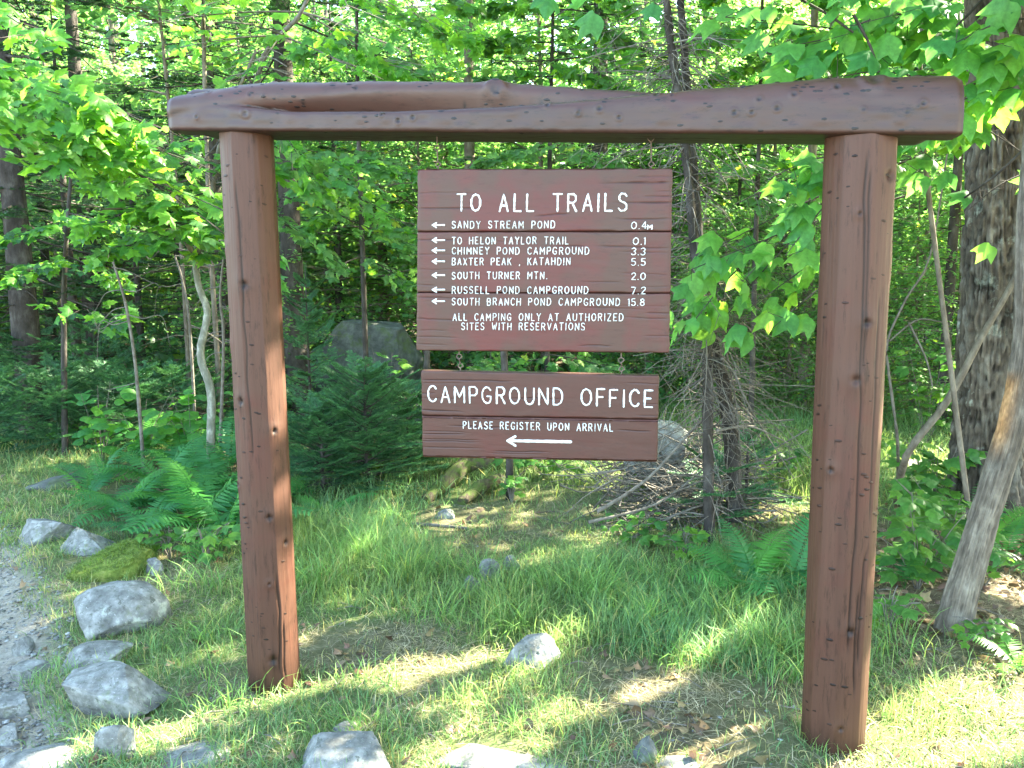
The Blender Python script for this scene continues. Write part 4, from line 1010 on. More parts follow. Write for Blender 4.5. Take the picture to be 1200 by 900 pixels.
# maple whose boughs hang into the upper left corner
base = onz(-4.6, 5.6); t7 = thing('maple_tree', 'sunlit maple boughs reaching in from the left edge toward the end of the crossbeam', 'tree', base)
tr = MB(); stem(tr, [base - V(0, 0, .1), base + V(.05, .1, 1.5), base + V(.2, .1, 3.2), base + V(.3, .2, 6.0)], .10, .04, 12); tr.build('trunk', M['bark_grey'], t7)
lf, tw = [], MB(); tp = base + V(.15, .1, 2.4)
for (x0, y0, x1, y1, d0, d1, n, sz, w) in [(-90, 30, 130, 165, 5.2, 4.8, 120, .125, .35), (-90, 60, 110, 110, 5.2, 4.6, 110, .125, .4), (-100, 120, 90, 160, 5.2, 4.7, 90, .12, .35), (-60, 90, 190, 150, 5.4, 4.9, 120, .12, .3),
                                        (-60, 130, 260, 215, 5.5, 5.1, 110, .12, .22), (100, 110, 225, 165, 5.0, 4.8, 50, .12, .4), (-40, -10, 60, 40, 4.9, 4.5, 30, .13, .4), (60, 120, 250, 190, 5.2, 5.0, 80, .12, .3), (90, 160, 330, 300, 5.6, 5.4, 70, .12, .2)]:
    spray_px(lf, tw, x0, y0, x1, y1, d0, d1, n, sz, w, .08)
    a = P(x0, y0, d0); stem(tw, [tp, (tp + a) / 2 + V(0, 0, .1), a], .014, .008, 6)
tw.build('twigs', M['bark_dark'], t7, kind='stuff'); leaf_objects(t7, lf, LV_MAPLE, T_MAPLE, M['maple_mass'])

# maple with a reddish stem rising behind the left half of the crossbeam
base = P(285, 480, 7.0); base[2] = ground_z(base[0], base[1])
t8 = thing('young_maple', 'young maple with thin reddish stem and bright leaves above the left crossbeam half', 'tree', base)
tr = MB(); stem(tr, [base - V(0, 0, .1), P(292, 300, 6.8), P(298, 150, 6.4), P(305, 78, 6.2), P(328, 42, 6.1), P(353, 14, 6.0), P(385, -60, 6.0)], .035, .010, 8); tr.build('trunk', M['twig'], t8)
lf, tw = [], MB()
for s_ in [(305, 78, 260, 92, 6.2, 5.9, 30, .10), (305, 78, 345, 82, 6.2, 5.9, 25, .10), (328, 42, 200, 40, 6.2, 5.6, 100, .12), (353, 14, 150, 5, 6.1, 5.4, 120, .12), (328, 42, 420, 70, 6.2, 5.9, 90, .12), (353, 14, 460, 40, 6.1, 5.9, 110, .12),
           (370, -20, 230, -10, 6.1, 5.6, 110, .12), (370, -20, 500, 5, 6.1, 6.1, 100, .12), (340, 30, 300, 70, 6.2, 5.7, 60, .12), (380, -50, 420, 20, 6.1, 5.5, 70, .12), (330, 40, 270, 15, 6.0, 5.6, 70, .12), (300, 130, 400, 95, 6.5, 6.4, 60, .11), (353, 14, 480, 80, 6.2, 6.6, 80, .11),
           (380, -50, 560, 30, 6.3, 6.7, 100, .11)]:
    spray_px(lf, tw, *s_, .5, .12)
tw.build('twigs', M['twig'], t8, kind='stuff'); leaf_objects(t8, lf, LV_MAPLE, T_MAPLE, M['maple_mass'])

# two more young maples whose layered leaves fill the wood just behind the frame
def layered_maple(px, py, d, lab, hts, sprays, mat, size=.12):
    base = P(px, py, d); base[2] = ground_z(base[0], base[1]); t = thing('young_maple', lab, 'tree', base); m = MB(); stem(m, [base - V(0, 0, .1)] + [P(a, b, d) for a, b in hts], .03, .012, 8); m.build('trunk', M['bark_dark'], t)
    lf, tw = [], MB()
    for (x0, y0, x1, y1, n) in sprays: spray_px(lf, tw, x0, y0, x1, y1, d, d - rng.uniform(.1, .7), n, size * rng.uniform(.9, 1.15), .45, .12, .06)
    tw.build('twigs', M['bark_dark'], t, kind='stuff'); leaf_objects(t, lf, LV_MAPLE, T_MAPLE, mat, 150)
layered_maple(430, 470, 8.0, 'young maple with layered leaves in the opening between left post and upper sign', [(425, 300), (420, 150), (418, 20), (420, -80)],
              [(425, 200, 340, 215, 70), (422, 180, 500, 200, 80), (424, 240, 350, 262, 70), (424, 250, 505, 275, 80), (424, 300, 370, 318, 45), (424, 300, 490, 330, 45), (420, 60, 500, 75, 70), (420, 40, 350, 50, 70), (420, 10, 520, 20, 80), (420, -30, 560, -10, 80), (422, 110, 520, 110, 70)], M['maple_mass'])
layered_maple(640, 480, 8.4, 'young maple with layered leaves rising behind the signs and the beam middle', [(642, 300), (645, 150), (648, 20), (650, -80)],
              [(645, 90, 560, 85, 90), (645, 80, 730, 95, 90), (647, 50, 560, 45, 90), (648, 30, 740, 40, 90), (648, 0, 570, 0, 80), (648, -20, 740, -5, 80), (646, 175, 560, 182, 80), (646, 172, 730, 182, 80), (646, 60, 800, 75, 80), (646, 10, 830, 20, 80), (640, 420, 560, 428, 40), (640, 415, 730, 425, 40)], M['maple_mass'])
layered_maple(880, 500, 8.2, 'young maple with layered leaves above the beam between dead fir and right post', [(885, 300), (890, 150), (893, 20), (895, -80)],
              [(890, 80, 830, 88, 70), (890, 70, 950, 85, 70), (892, 30, 820, 40, 80), (892, 20, 960, 35, 80), (888, 190, 850, 200, 60), (888, 180, 950, 195, 60), (888, 230, 930, 245, 50), (892, -20, 830, -10, 70), (892, -20, 980, -5, 70)], M['maple_mass'])
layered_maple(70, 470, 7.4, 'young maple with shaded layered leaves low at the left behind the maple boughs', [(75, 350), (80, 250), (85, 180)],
              [(80, 260, 0, 275, 60), (80, 250, 160, 262, 60), (78, 300, 10, 320, 50), (78, 300, 150, 325, 50), (78, 350, 140, 368, 40)], M['foliage_dark'], .10)  # massed leaves use the colour darkened for shade

# ------------------------------------------------------------------ right side: furrowed trunk, leaning trunk, striped maple
def bark_trunk(root, pts, radii, mat, nsd=200, nh=600, furrow=.02, seed=2, freq=16, flare=.0, colfn=None, twist=.4, con=.85):
    path = spline(pts, nh); nh = len(path); r = np.interp(np.linspace(0, 1, nh), np.linspace(0, 1, len(radii)), radii)
    t, a, b = frames(path); ang = np.linspace(0, 2 * math.pi, nsd, endpoint=False)
    H = np.concatenate([[0], np.cumsum(np.linalg.norm(np.diff(path, axis=0), axis=1))])
    A, HH = np.meshgrid(ang, H); ca, sa = np.cos(A + twist * HH * .2), np.sin(A + twist * HH * .2)
    k = freq / 6.28 * 1.9
    n1 = 1 - np.abs(noise(ca * k, sa * k, HH * 6.5 + 1.5 * noise(ca * 3, sa * 3, HH * 2, seed + 6), seed)) * 2; n2 = 1 - np.abs(noise(ca * k * 2.1, sa * k * 2.1, HH * 16, seed + 1)) * 2
    ridge = .5 * n1 + .25 * n2 + .45 * sstep(.25, .55, noise(ca * k * .9, sa * k * .9, HH * 17, seed + 12)) + .25 * noise(ca * 2, sa * 2, HH * 25, seed + 4)
    rad = r[:, None] * (1 + .04 * noise(ca * 1.3, sa * 1.3, HH * 1.2, seed + 3)) * (1 + flare * np.exp(-HH / .22) * (1 + .5 * np.sin(A * 4 + 1))) - furrow * np.clip(ridge, -.2, 1.2)
    v = path[:, None] + a[:, None] * (np.cos(A) * rad)[..., None] + b[:, None] * (np.sin(A) * rad)[..., None]
    sh = 1 + con * .18 - con * np.clip(ridge, 0, 1.1)
    C = np.stack([sh, sh, sh], -1) * (.9 + .35 * noise(ca * 2.5, sa * 2.5, HH * 3, seed + 9))[..., None]
    if colfn is not None: C = colfn(C, v, A, HH)
    i = np.arange(nh - 1)[:, None] * nsd; j = np.arange(nsd)[None]; j2 = (j + 1) % nsd
    f = np.stack([i + j, i + j2, i + nsd + j2, i + nsd + j], -1).reshape(-1, 4)
    m = MB(); m.add(v.reshape(-1, 3), f, C.reshape(-1, 3)); m.build('trunk', mat, root, origin=pts[0]); return path
base = G(1160, 592); db = base[1]
t1 = thing('big_tree', 'big trunk with furrowed brown bark and pale lichen right of the right post', 'tree', base)
big_path = bark_trunk(t1, [base - V(0, 0, .15), P(1157, 540, db), P(1164, 350, db), P(1172, 150, db), P(1168, 0, db + .05), P(1168, -400, db + .2), base + V(-.1, .3, 9)], [.245, .225, .205, .195, .18, .14, .05], M['bark_big'], flare=.45, furrow=.030, freq=34)
base2 = G(1122, 738); d2 = base2[1]
def scar(C, v, A, HH):
    x, y, z = project(v.reshape(-1, 3)); x = x.reshape(A.shape); y = y.reshape(A.shape)
    w = np.exp(-((x - 1176 - (480 - y) * .18) / 11) ** 2) * sstep(430, 452, y) * sstep(545, 500, y) * (v[..., 1] < d2 + .35)
    return C * (1 - w[..., None]) + w[..., None] * np.array([2.1, 1.35, .75]) * (1 + .3 * noise(A * 8, HH * 60, 0, 3))[..., None]
t2 = thing('leaning_tree', 'grey trunk with a tan scar leaning right in front of the big furrowed trunk', 'tree', base2)
bark_trunk(t2, [base2 - V(.02, 0, .12), P(1122, 715, d2), P(1152, 610, d2 + .05), P(1185, 500, d2 + .1), P(1203, 400, d2 + .15), P(1208, 250, d2 + .2), P(1225, 60, d2 + .3), P(1260, -300, d2 + .5)], [.088, .066, .062, .060, .058, .055, .05, .04], M['bark_grey'], furrow=.007, seed=6, freq=30, con=.45, flare=.25, colfn=scar)
b3 = G(1050, 590)
t3 = thing('dead_sapling', 'slim bare grey stem slanting up to the right across the big furrowed trunk', 'sapling', b3)
m = MB(); dd = 4.9; stem(m, [b3 - V(0, 0, .05), P(1062, 535, dd), P(1110, 470, dd), P(1150, 395, dd - .05), P(1190, 325, dd - .1), P(1225, 240, dd - .2)], .026, .014, 9, .08); m.build('trunk', M['bark_grey'], t3)
b3 = G(1052, 570)
t4 = thing('dead_sapling', 'thin upright bare stem close behind the right post with one forked twig', 'sapling', b3)
m = MB(); dd = 5.2; stem(m, [b3 - V(0, 0, .05), P(1052, 520, dd), P(1042, 440, dd), P(1040, 400, dd), P(1062, 350, dd), P(1090, 300, dd), P(1110, 180, dd)], .011, .005, 7, .08)
stem(m, [P(1042, 400, dd), P(1075, 375, dd - .1), P(1105, 378, dd - .15)], .006, .003, 5); stem(m, [P(1065, 378, dd), P(1085, 420, dd - .1), P(1093, 455, dd - .15)], .008, .004, 5)
m.build('trunk', M['twig'], t4)

# striped maple: large soft leaves
b5 = onz(2.55, 4.35)
t5 = thing('striped_maple', 'striped maple with large soft leaves hanging above and left of the right post', 'tree', b5)
m = MB(); stem(m, [b5 - V(0, 0, .1), P(1110, 400, 4.5), P(1085, 200, 4.45), P(1078, 90, 4.4), P(1082, 0, 4.4), P(1090, -150, 4.4)], .015, .010, 9)
m.build('trunk', M['bark_grey'], t5)
lf, tw = [], MB()
def big_leaves(x0, y0, x1, y1, d0, d1, n, size, spread=.25, dirv=(-.6, -.15, -.55)):
    """pairs of large drooping leaves along a twig"""
    a, b = P(x0, y0, d0), P(x1, y1, d1); stem(tw, [a, (a + b) / 2 + V(0, 0, .03), b], .006, .002, 5)
    n = int(n * 1.5); size = size * .82; t = np.linspace(.08, 1, n); p = a + (b - a) * t[:, None] + rng.normal(0, spread * .35, (n, 3)) * [1, .6, .8]
    ax = unit(b - a); dr = np.array(dirv) + ax * .3 + rng.normal(0, .4, (n, 3)); dr[:, 2] -= .1
    nr = np.tile(V(-.15, -.55, .8), (n, 1)) + rng.normal(0, .30, (n, 3)); lf.append((p, dr, nr, rng.uniform(.7, 1.15, n) * size))
    for i in range(0, n, 2): q = p[i]; tube(tw, [a + (b - a) * t[i], q], [.0018, .0012], 4, cap=False)
for s_ in [(1085, 150, 860, 240, 4.3, 4.2, 18, .16), (1085, 180, 820, 300, 4.5, 4.4, 18, .16), (1060, 230, 800, 320, 4.6, 4.3, 16, .16), (1040, 260, 880, 360, 4.6, 4.3, 14, .17), (1020, 300, 905, 385, 4.5, 4.3, 10, .17), (1000, 210, 870, 330, 4.4, 4.3, 12, .16), (960, 250, 835, 390, 4.7, 4.6, 12, .15), (900, 280, 795, 400, 4.6, 4.5, 10, .15),
           (1000, 180, 900, 210, 4.2, 4.1, 9, .17), (1010, 200, 920, 300, 4.2, 4.1, 10, .15),
           (1082, 60, 850, 20, 4.3, 3.9, 18, .16), (1082, 40, 900, 60, 4.2, 3.9, 16, .17), (1080, 90, 960, 95, 4.0, 3.7, 12, .17), (1085, 20, 1000, 30, 4.2, 3.8, 14, .17), (1090, 60, 1180, 30, 4.2, 3.9, 16, .17), (1090, 100, 1190, 120, 4.2, 4.0, 18, .16),
           (1095, 130, 1200, 180, 4.2, 4.0, 16, .16), (1090, 0, 1200, -20, 4.1, 3.8, 14, .17), (1150, 150, 1060, 190, 4.3, 4.2, 10, .14), (1080, 0, 960, -20, 4.0, 3.8, 12, .17), (1200, 60, 1110, 130, 3.9, 3.8, 14, .16), (1220, 20, 1120, 50, 3.9, 3.7, 14, .15), (1210, 200, 1130, 250, 4.1, 4.0, 8, .13),
           (760, -30, 650, 20, 3.4, 3.2, 3, .13)]:
    big_leaves(*s_)
for s_ in [(930, -5, 1000, 38, 3.9, 3.9), (1000, 17, 1032, 92, 3.8, 3.9), (1200, 175, 1130, 232, 3.9, 4.1), (1160, -10, 1085, 60, 4, 4.1)]:
    stem(tw, [P(s_[0], s_[1], s_[4]), P((s_[0] + s_[2]) / 2 + 4, (s_[1] + s_[3]) / 2, s_[4]), P(s_[2], s_[3], s_[5])], .007, .005, 6)
tw.build('twigs', M['bark_dark'], t5, kind='stuff'); leaf_objects(t5, lf, LV_STRIPED, T_STRIPED, M['striped_leaf'])

# ------------------------------------------------------------------ canopy of the trees standing to the right
def canopy_points(n, tlo, thi, e1, e2):
    a = rng.uniform(e1[0], e1[1], n); b = rng.uniform(e2[0], e2[1], n); t = rng.uniform(tlo, thi, n)
    p = a[:, None] * E1 + b[:, None] * E2 + t[:, None] * SUN
    return p
c0 = sp(V(.2, 3.2, 1.0))
pc = canopy_points(52000, c0[2] + 2.4, c0[2] + 9.5, (-1.9, 7.6), (-3.4, 3.6))
x, y, z = project(pc)
vis = (z > 0) & (x > -150) & (x < 1260) & (y > -120)
pc = pc[~vis & (pc[:, 2] > 2.4) & (pc[:, 2] < 11)]
clump = fbm(pc[:, 0] * 1.1, pc[:, 1] * 1.1, pc[:, 2] * 1.1, 2, 77); pc = pc[clump > -.22 - rng.uniform(0, .25, len(clump))]
gdist = np.abs(pc[:, 0] - 3.3) < 2.2
def canopy_tree(root, pts, size, n_br=16, trunk_path=None):
    k = in_gap(pts, .05); pts = pts[k]; n = len(pts)
    m = MB(); stamp(m, pts, rand_dir(n, -.3), np.tile(unit(SUN * .6 + V(0, 0, .6)), (n, 1)) + rng.normal(0, .35, (n, 3)), rng.uniform(.8, 1.25, n) * size, T_SIMPLE, leaf_cols(n))
    m.build('crown', M['foliage'], root, kind='stuff', smooth=False)
    b = MB()
    for q in range(n_br):
        e = pts[rng.integers(0, n)]; j = trunk_path[int(np.argmin(np.abs(trunk_path[:, 2] - max(2.6, e[2] - 1.0))))]
        pth = spline([j, (j + e) / 2 + V(0, 0, .3), e], 10)
        if in_gap(pth, .03).all(): tube(b, pth, np.linspace(.045, .008, len(pth)), 6, cap=False)
    if b.v: b.build('branch', M['bark_grey'], root)
canopy_tree(t1, pc[gdist], .15, 18, big_path)
rest = pc[~gdist]
lo_ = rest[:, 0] + rest[:, 1] * .0 < 6.4
for sel, (bx, by), lab in ((lo_, (5.6, 3.4), 'tall maple just outside the right edge shading the sign'), (~lo_, (8.2, 5.6), 'second tall maple farther outside the right edge')):
    b = onz(bx, by); r = thing('maple_tree', lab, 'tree', b)
    m = MB(); pth = spline([b - V(0, 0, .2), b + V(.05, 0, 3), b + V(-.1, .1, 6), b + V(0, 0, 10)], 40)
    tube(m, pth, np.linspace(.17, .05, len(pth)), 12); m.build('trunk', M['bark_grey'], r)
    if sel.sum() > 50: canopy_tree(r, rest[sel], .15, 16, pth)

# ------------------------------------------------------------------ conifers and the wood behind
def as_mesh(tr, cr, bark, leafmat):
    a = tr.mesh('trunk', bark); b = cr.mesh('crown', leafmat, smooth=False) if cr and cr.v else None
    return a, b
PB = []
for (H, lo, R, ns_, nl_, sz, tm, r_) in [(6.5, .8, 2.1, 60, 95, .115, T_SIMPLE, .07), (9, 1.4, 2.5, 70, 95, .13, T_SIMPLE, .10), (7.5, 2.2, 2.3, 60, 90, .12, T_SIMPLE, .08), (12, 3.0, 2.9, 80, 95, .15, T_QUAD, .14)]:
    PB.append(as_mesh(*broad_proto(H, lo, R, ns_, nl_, sz, tm, rng.uniform(-.4, .4), r_), M['bark_grey'], M['foliage']))
PC = []
for (H, lo, R, nb, nt_, nn, nl_, dr, dead) in [(7.5, .35, 1.7, 64, 13, 26, .060, .30, 10), (11, 1.6, 1.9, 70, 12, 24, .075, .35, 24), (13, 4.0, 2.0, 64, 12, 22, .085, .38, 40)]:
    PC.append(as_mesh(*conifer_proto(H, lo, R, nb, nt_, nn, nl_, dr, .045 + H * .010, dead), M['bark_dark'], M['needles']))
# bare lower trunks with dead twigs, crown far up
def pole_proto(H, r, seed):
    tr = MB(); path = spline([V(0, 0, -.2), V(rng.normal(0, .05), 0, H * .4), V(rng.normal(0, .12), rng.normal(0, .1), H)], 24)
    tube(tr, path, np.linspace(r, r * .5, len(path)), 9, noise_amp=.06)
    for _ in range(26):
        h = rng.uniform(.6, H); az = rng.uniform(0, 6.28); L = rng.uniform(.25, 1.0); i = int(h / H * (len(path) - 1)); p0 = path[i]
        tube(tr, spline([p0, p0 + V(math.cos(az) * L * .5, math.sin(az) * L * .5, rng.uniform(-.02, .1)), p0 + V(math.cos(az) * L, math.sin(az) * L, rng.uniform(-.25, .1))], 6), np.linspace(.007, .002, 6), 4, cap=False)
    cr, lf = MB(), []
    for k in range(26): az = k * 2.4; fan_spray(lf, tr, path[-1 - k % 8], V(math.cos(az), math.sin(az), .35), rng.uniform(1, 2.2), 60, .14, r0=.015)
    emit(lf, cr, T_QUAD, filt=False); return tr, cr
PP = [as_mesh(*pole_proto(7.5, .06, 1), M['bark_dark'], M['foliage']), as_mesh(*pole_proto(8.5, .095, 2), M['bark_grey'], M['foliage']), as_mesh(*pole_proto(7.0, .035, 3), M['bark_grey'], M['foliage'])]

TREES = []
def put(proto, px, depth, sc, label, cat, group, name, rot=None, szz=1.0):
    p = P(px, 400, depth); TREES.append((p[0], p[1])); return place(proto[0], proto[1], p[0], p[1], rot if rot is not None else rng.uniform(0, 6.28), sc, label, cat, group, name, szz)
put(PC[1], 32, 8.2, .95, 'dark conifer with a stout bare lower trunk near the left edge behind the verge', 'tree', None, 'conifer_tree')
put(PC[0], -60, 8.0, .8, 'low dark spruce with drooping boughs at the left edge', 'tree', None, 'spruce_tree')
put(PC[0], 90, 9.6, .62, 'dark spruce with boughs to the ground between the left trunk and the thin dead stems', 'tree', None, 'spruce_tree')
put(PC[0], -10, 10.5, .9, 'taller dark spruce filling the gap behind the left conifer', 'tree', None, 'spruce_tree')
put(PC[0], 165, 11.5, .55, 'short dark spruce under the pale sapling branches', 'tree', None, 'spruce_tree')
put(PC[1], 110, 12.5, 1.0, 'tall dark spruce behind the upper left maple leaves', 'tree', None, 'spruce_tree')
put(PC[2], 345, 9.5, .9, 'dark trunk with high conifer boughs directly right of the left post', 'tree', None, 'conifer_tree')
put(PC[1], 700, 11.0, 1.0, 'conifer with feathery boughs above the crossbeam right of its knot', 'tree', None, 'spruce_tree')
put(PP[1], 555, 12.5, 1.1, 'pale grey trunk showing above the middle of the crossbeam', 'tree', None, 'birch_tree')
put(PP[1], 942, 9.8, .72, 'bluish grey trunk seen between the upper sign and the right post', 'tree', None, 'maple_tree')
put(PP[1], 962, 10.8, 1.0, 'straight grey trunk rising above the crossbeam near the right post', 'tree', None, 'maple_tree')
put(PP[0], 1108, 8.5, 1.0, 'slender dark trunk between the right post and the big furrowed trunk', 'tree', None, 'young_tree')
put(PP[2], 255, 8.5, .9, 'thin pale stem just right of the crooked sapling', 'tree', None, 'sapling')
put(PP[2], 218, 9.0, .8, 'thin straight stem just left of the crooked sapling trunk', 'tree', None, 'sapling')
put(PP[2], 1078, 10.5, 1.0, 'thin pale stem in the shaded gap right of the right post', 'tree', None, 'sapling')
put(PB[0], 500, 13.6, .8, 'leafy young maple filling the opening left of the upper sign', 'tree', None, 'young_maple')
put(PB[0], 640, 12.5, 1.0, 'leafy maple behind the upper sign and the crossbeam middle', 'tree', None, 'young_maple')
put(PB[0], 900, 12.0, .8, 'leafy young maple low behind the large soft leaves', 'tree', None, 'young_maple')
put(PB[2], 820, 13.5, 1.0, 'broad maple whose crown shows above the crossbeam right of the spruce stems', 'tree', None, 'maple_tree')
put(PC[0], 60, 13.5, .8, 'second row dark spruce behind the left conifer', 'tree', None, 'spruce_tree')
put(PC[0], 215, 14.5, .8, 'dark spruce far behind the crooked sapling', 'tree', None, 'spruce_tree')
put(PC[1], -90, 12.0, .9, 'dark fir outside the left edge behind the verge spruces', 'tree', None, 'spruce_tree')
put(PC[0], 400, 14.0, .8, 'dark spruce behind the huge shaded boulder', 'tree', None, 'spruce_tree')
put(PC[0], 1080, 13.0, .8, 'dark spruce in the gap between right post and big trunk', 'tree', None, 'spruce_tree')
put(PC[0], 880, 15.0, .8, 'dark spruce far behind the large soft leaves', 'tree', None, 'spruce_tree')
put(PC[0], 862, 11.8, .55, 'short dark spruce right of the dead fir stems', 'tree', None, 'spruce_tree')
put(PC[0], 915, 12.6, .6, 'short dark spruce just left of the bluish grey trunk', 'tree', None, 'spruce_tree')
put(PB[0], 790, 12.2, .62, 'small maple filling the gap beside the upper sign', 'tree', None, 'young_maple')
put(PB[2], 1130, 11.5, .62, 'small leafy tree behind the big furrowed trunk', 'tree', None, 'young_maple')
put(PC[0], 690, 13.0, .6, 'short dark spruce seen between the two signs', 'tree', None, 'spruce_tree')
for px_, d_, sc_, lab_ in ((850, 9.6, .36, 'leafy shrub in shade right of the dead fir'), (925, 10.2, .42, 'leafy shrub in shade directly left of the right post'), (985, 9.4, .36, 'leafy shrub hidden behind the middle of the right post'),
                           (1072, 9.3, .42, 'leafy shrub between the right post and the slender dark trunk'), (1125, 8.6, .36, 'leafy shrub close left of the big furrowed trunk'), (1190, 9.0, .45, 'leafy shrub behind the big furrowed trunk at the right edge'),
                           (760, 10.4, .36, 'leafy shrub behind the right end of the lower sign'), (300, 9.6, .38, 'leafy shrub behind the left post at knee height')):
    put(PB[0], px_, d_, sc_, lab_, 'shrub', None, 'leafy_shrub')
def blocks_sun(x, y, H, R):
    ax = sp(np.array([onz(x, y, z) for z in np.linspace(.8, H, 8)]))
    for a, b, r, d, ch in GAPS:
        for q in (a, b, (a + b) / 2):
            dd = np.linalg.norm(ax[:, :2] - q, axis=1)
            if ((dd < R + r * .6) & (ax[:, 2] > d)).any(): return True
    return False
HT = {'young_maple': (6.5, 1.7), 'maple_tree': (9, 2), 'beech_tree': (7.5, 1.8), 'tall_tree': (12, 2.2), 'spruce_tree': (7.5, 1.1), 'fir_tree': (11, 1.2), 'pine_tree': (13, 1.2), 'slender_tree': (8, 1.2), 'grey_tree': (9, 1.2)}
kinds = [(PB[0], 'young_maple', 'leafy young maple standing in the wood', 'young maples in the wood behind'), (PB[1], 'maple_tree', 'medium leafy maple standing in the wood', 'maples in the wood behind'),
         (PB[2], 'beech_tree', 'broad leafy tree standing in the wood', 'broad-leaved trees in the wood behind'), (PB[3], 'tall_tree', 'tall leafy high-crowned tree standing in the wood', 'tall trees in the wood behind'),
         (PC[0], 'spruce_tree', 'dark low-skirted spruce standing in the wood', 'low spruces in the wood behind'), (PC[1], 'fir_tree', 'dark fir with hanging boughs standing in the wood', 'firs in the wood behind'),
         (PC[2], 'pine_tree', 'tall bare-trunked conifer standing in the wood', 'tall conifers in the wood behind'), (PP[0], 'slender_tree', 'slender dark twiggy trunk standing in the wood', 'slender trunks in the wood behind'),
         (PP[1], 'grey_tree', 'grey bare lower trunk standing in the wood', 'grey trunks in the wood behind')]
wts = np.array([40, 12, 22, 8, 9, 6, 4, 4, 3.]); wts /= wts.sum()
tries = 0; placed = 0; PENDING = []
while placed < 175 and tries < 6000:
    tries += 1
    y = 10.5 + 30 * rng.random() ** 1.25; x = rng.uniform(-1, 1) * (.80 * y + 4)
    if min((x - a) ** 2 + (y - b) ** 2 for a, b in TREES) < (1.0 + y * .015) ** 2: continue
    px, _, _ = project(V(x, y, 1.6))
    k = rng.choice(len(kinds), p=wts); pr, nm, lab, grp = kinds[k]
    if y < 17 and k in (1, 3, 5, 6): continue
    if blocks_sun(x, y, HT[nm][0] * 1.05, HT[nm][1]): continue
    if y < 13 and 380 < px < 470: continue
    TREES.append((x, y)); PENDING.append((float(px), y, lab, place(pr[0], pr[1], x, y, rng.uniform(0, 6.28), rng.uniform(.75, 1.15), lab, 'tree', grp, nm, rng.uniform(.9, 1.15)))); placed += 1

MARKS = [(-250, 'far outside the left edge'), (-60, 'just outside the left edge'), (60, 'at the left edge behind the verge'), (140, 'behind the thin dead stems'), (215, 'left of the crooked sapling'), (275, 'between crooked sapling and left post'),
         (335, 'hidden behind the left post'), (400, 'above the low firs'), (455, 'above the huge shaded boulder'), (520, 'behind the left side of the signs'), (600, 'behind the middle of the signs'), (680, 'behind the right letters of the signs'),
         (750, 'behind the right rim of the signs'), (810, 'behind the dead fir'), (870, 'behind the large soft leaves'), (935, 'left of the right post'), (1010, 'hidden behind the right post'), (1090, 'between right post and big trunk'),
         (1200, 'behind the big furrowed trunk'), (1400, 'just outside the right edge'), (9999, 'far outside the right edge')]
PENDING.sort(key=lambda a: a[1]); seen = {}
for px, y, lab, o in PENDING:
    mk = next(m_[1] for m_ in MARKS if px < m_[0]) if px < 9999 else MARKS[-1][1]
    seen.setdefault((lab, mk), []).append(o)
ORD = ['nearest', 'second', 'third', 'fourth', 'fifth', 'sixth', 'seventh', 'eighth', 'ninth', 'tenth', 'eleventh', 'twelfth', 'thirteenth', 'fourteenth', 'fifteenth']
for (lab, mk), os_ in seen.items():
    base_ = lab.replace(' standing in the wood', '')
    for i, o in enumerate(os_): o['label'] = base_ + ' ' + mk + ('' if len(os_) == 1 else ', ' + ORD[min(i, 14)] + (' one' if i == 0 else ' back'))

# far wood: one mass closing the view
n = 60000; az = rng.uniform(-1.05, 1.05, n); dist = rng.uniform(36, 52, n); zt = 15 + 3 * noise(az * 9, 0, 0, 4)
z = zt * rng.random(n) ** .85
p = np.stack([np.sin(az) * dist, np.cos(az) * dist, z + 1.0], -1)
keep = fbm(p[:, 0] * .25, p[:, 1] * .25, p[:, 2] * .3, 3, 55) > -.12 + .25 * sstep(.5, 1.0, z / zt); p = p[keep]; n = len(p)
m = MB(); stamp(m, p, rand_dir(n, -.3), rand_dir(n, .8), rng.uniform(.35, .75, n), T_QUAD, leaf_cols(n, .35, .02)); m.build('far_wood', M['foliage'], kind='stuff', smooth=False)
m = MB()
for _ in range(90):
    a = rng.uniform(-1, 1); dd = rng.uniform(34, 50); q = V(math.sin(a) * dd, math.cos(a) * dd, .3); tube(m, [q, q + V(rng.normal(0, .3), 0, 14)], [rng.uniform(.1, .25), .06], 6, cap=False)
m.build('far_trunks', M['bark_dark'], kind='stuff')

# ------------------------------------------------------------------ low leafy undergrowth deep in the wood
n = 40000; y = 7.5 + 22 * rng.random(n) ** 1.5; x = rng.uniform(-1, 1, n) * (.8 * y + 2)
c = fbm(x * .6, y * .6, 0, 3, 91); h = np.clip(.45 + c * 2.2, .03, 1.7) * rng.random(n) ** .7 * (.6 + .4 * sstep(8, 14, y))
k = (c > -.22) & ~((np.abs(x - y * .36) < 1.6) & (y < 11.5)) & ~((np.abs(x + y * .15) < 1.1) & (y < 12)); x, y, h = x[k], y[k], h[k]; n = len(x)
p = np.stack([x, y, ground_z(x, y) + h], -1); nr = np.tile(V(0, -.2, 1.), (n, 1)) + rng.normal(0, .4, (n, 3))
m = MB(); stamp(m, p, rand_dir(n, -.2), nr, rng.uniform(.06, .13, n), T_SIMPLE, leaf_cols(n, .3)); m.build('undergrowth', M['foliage_dark'], kind='stuff', smooth=False)

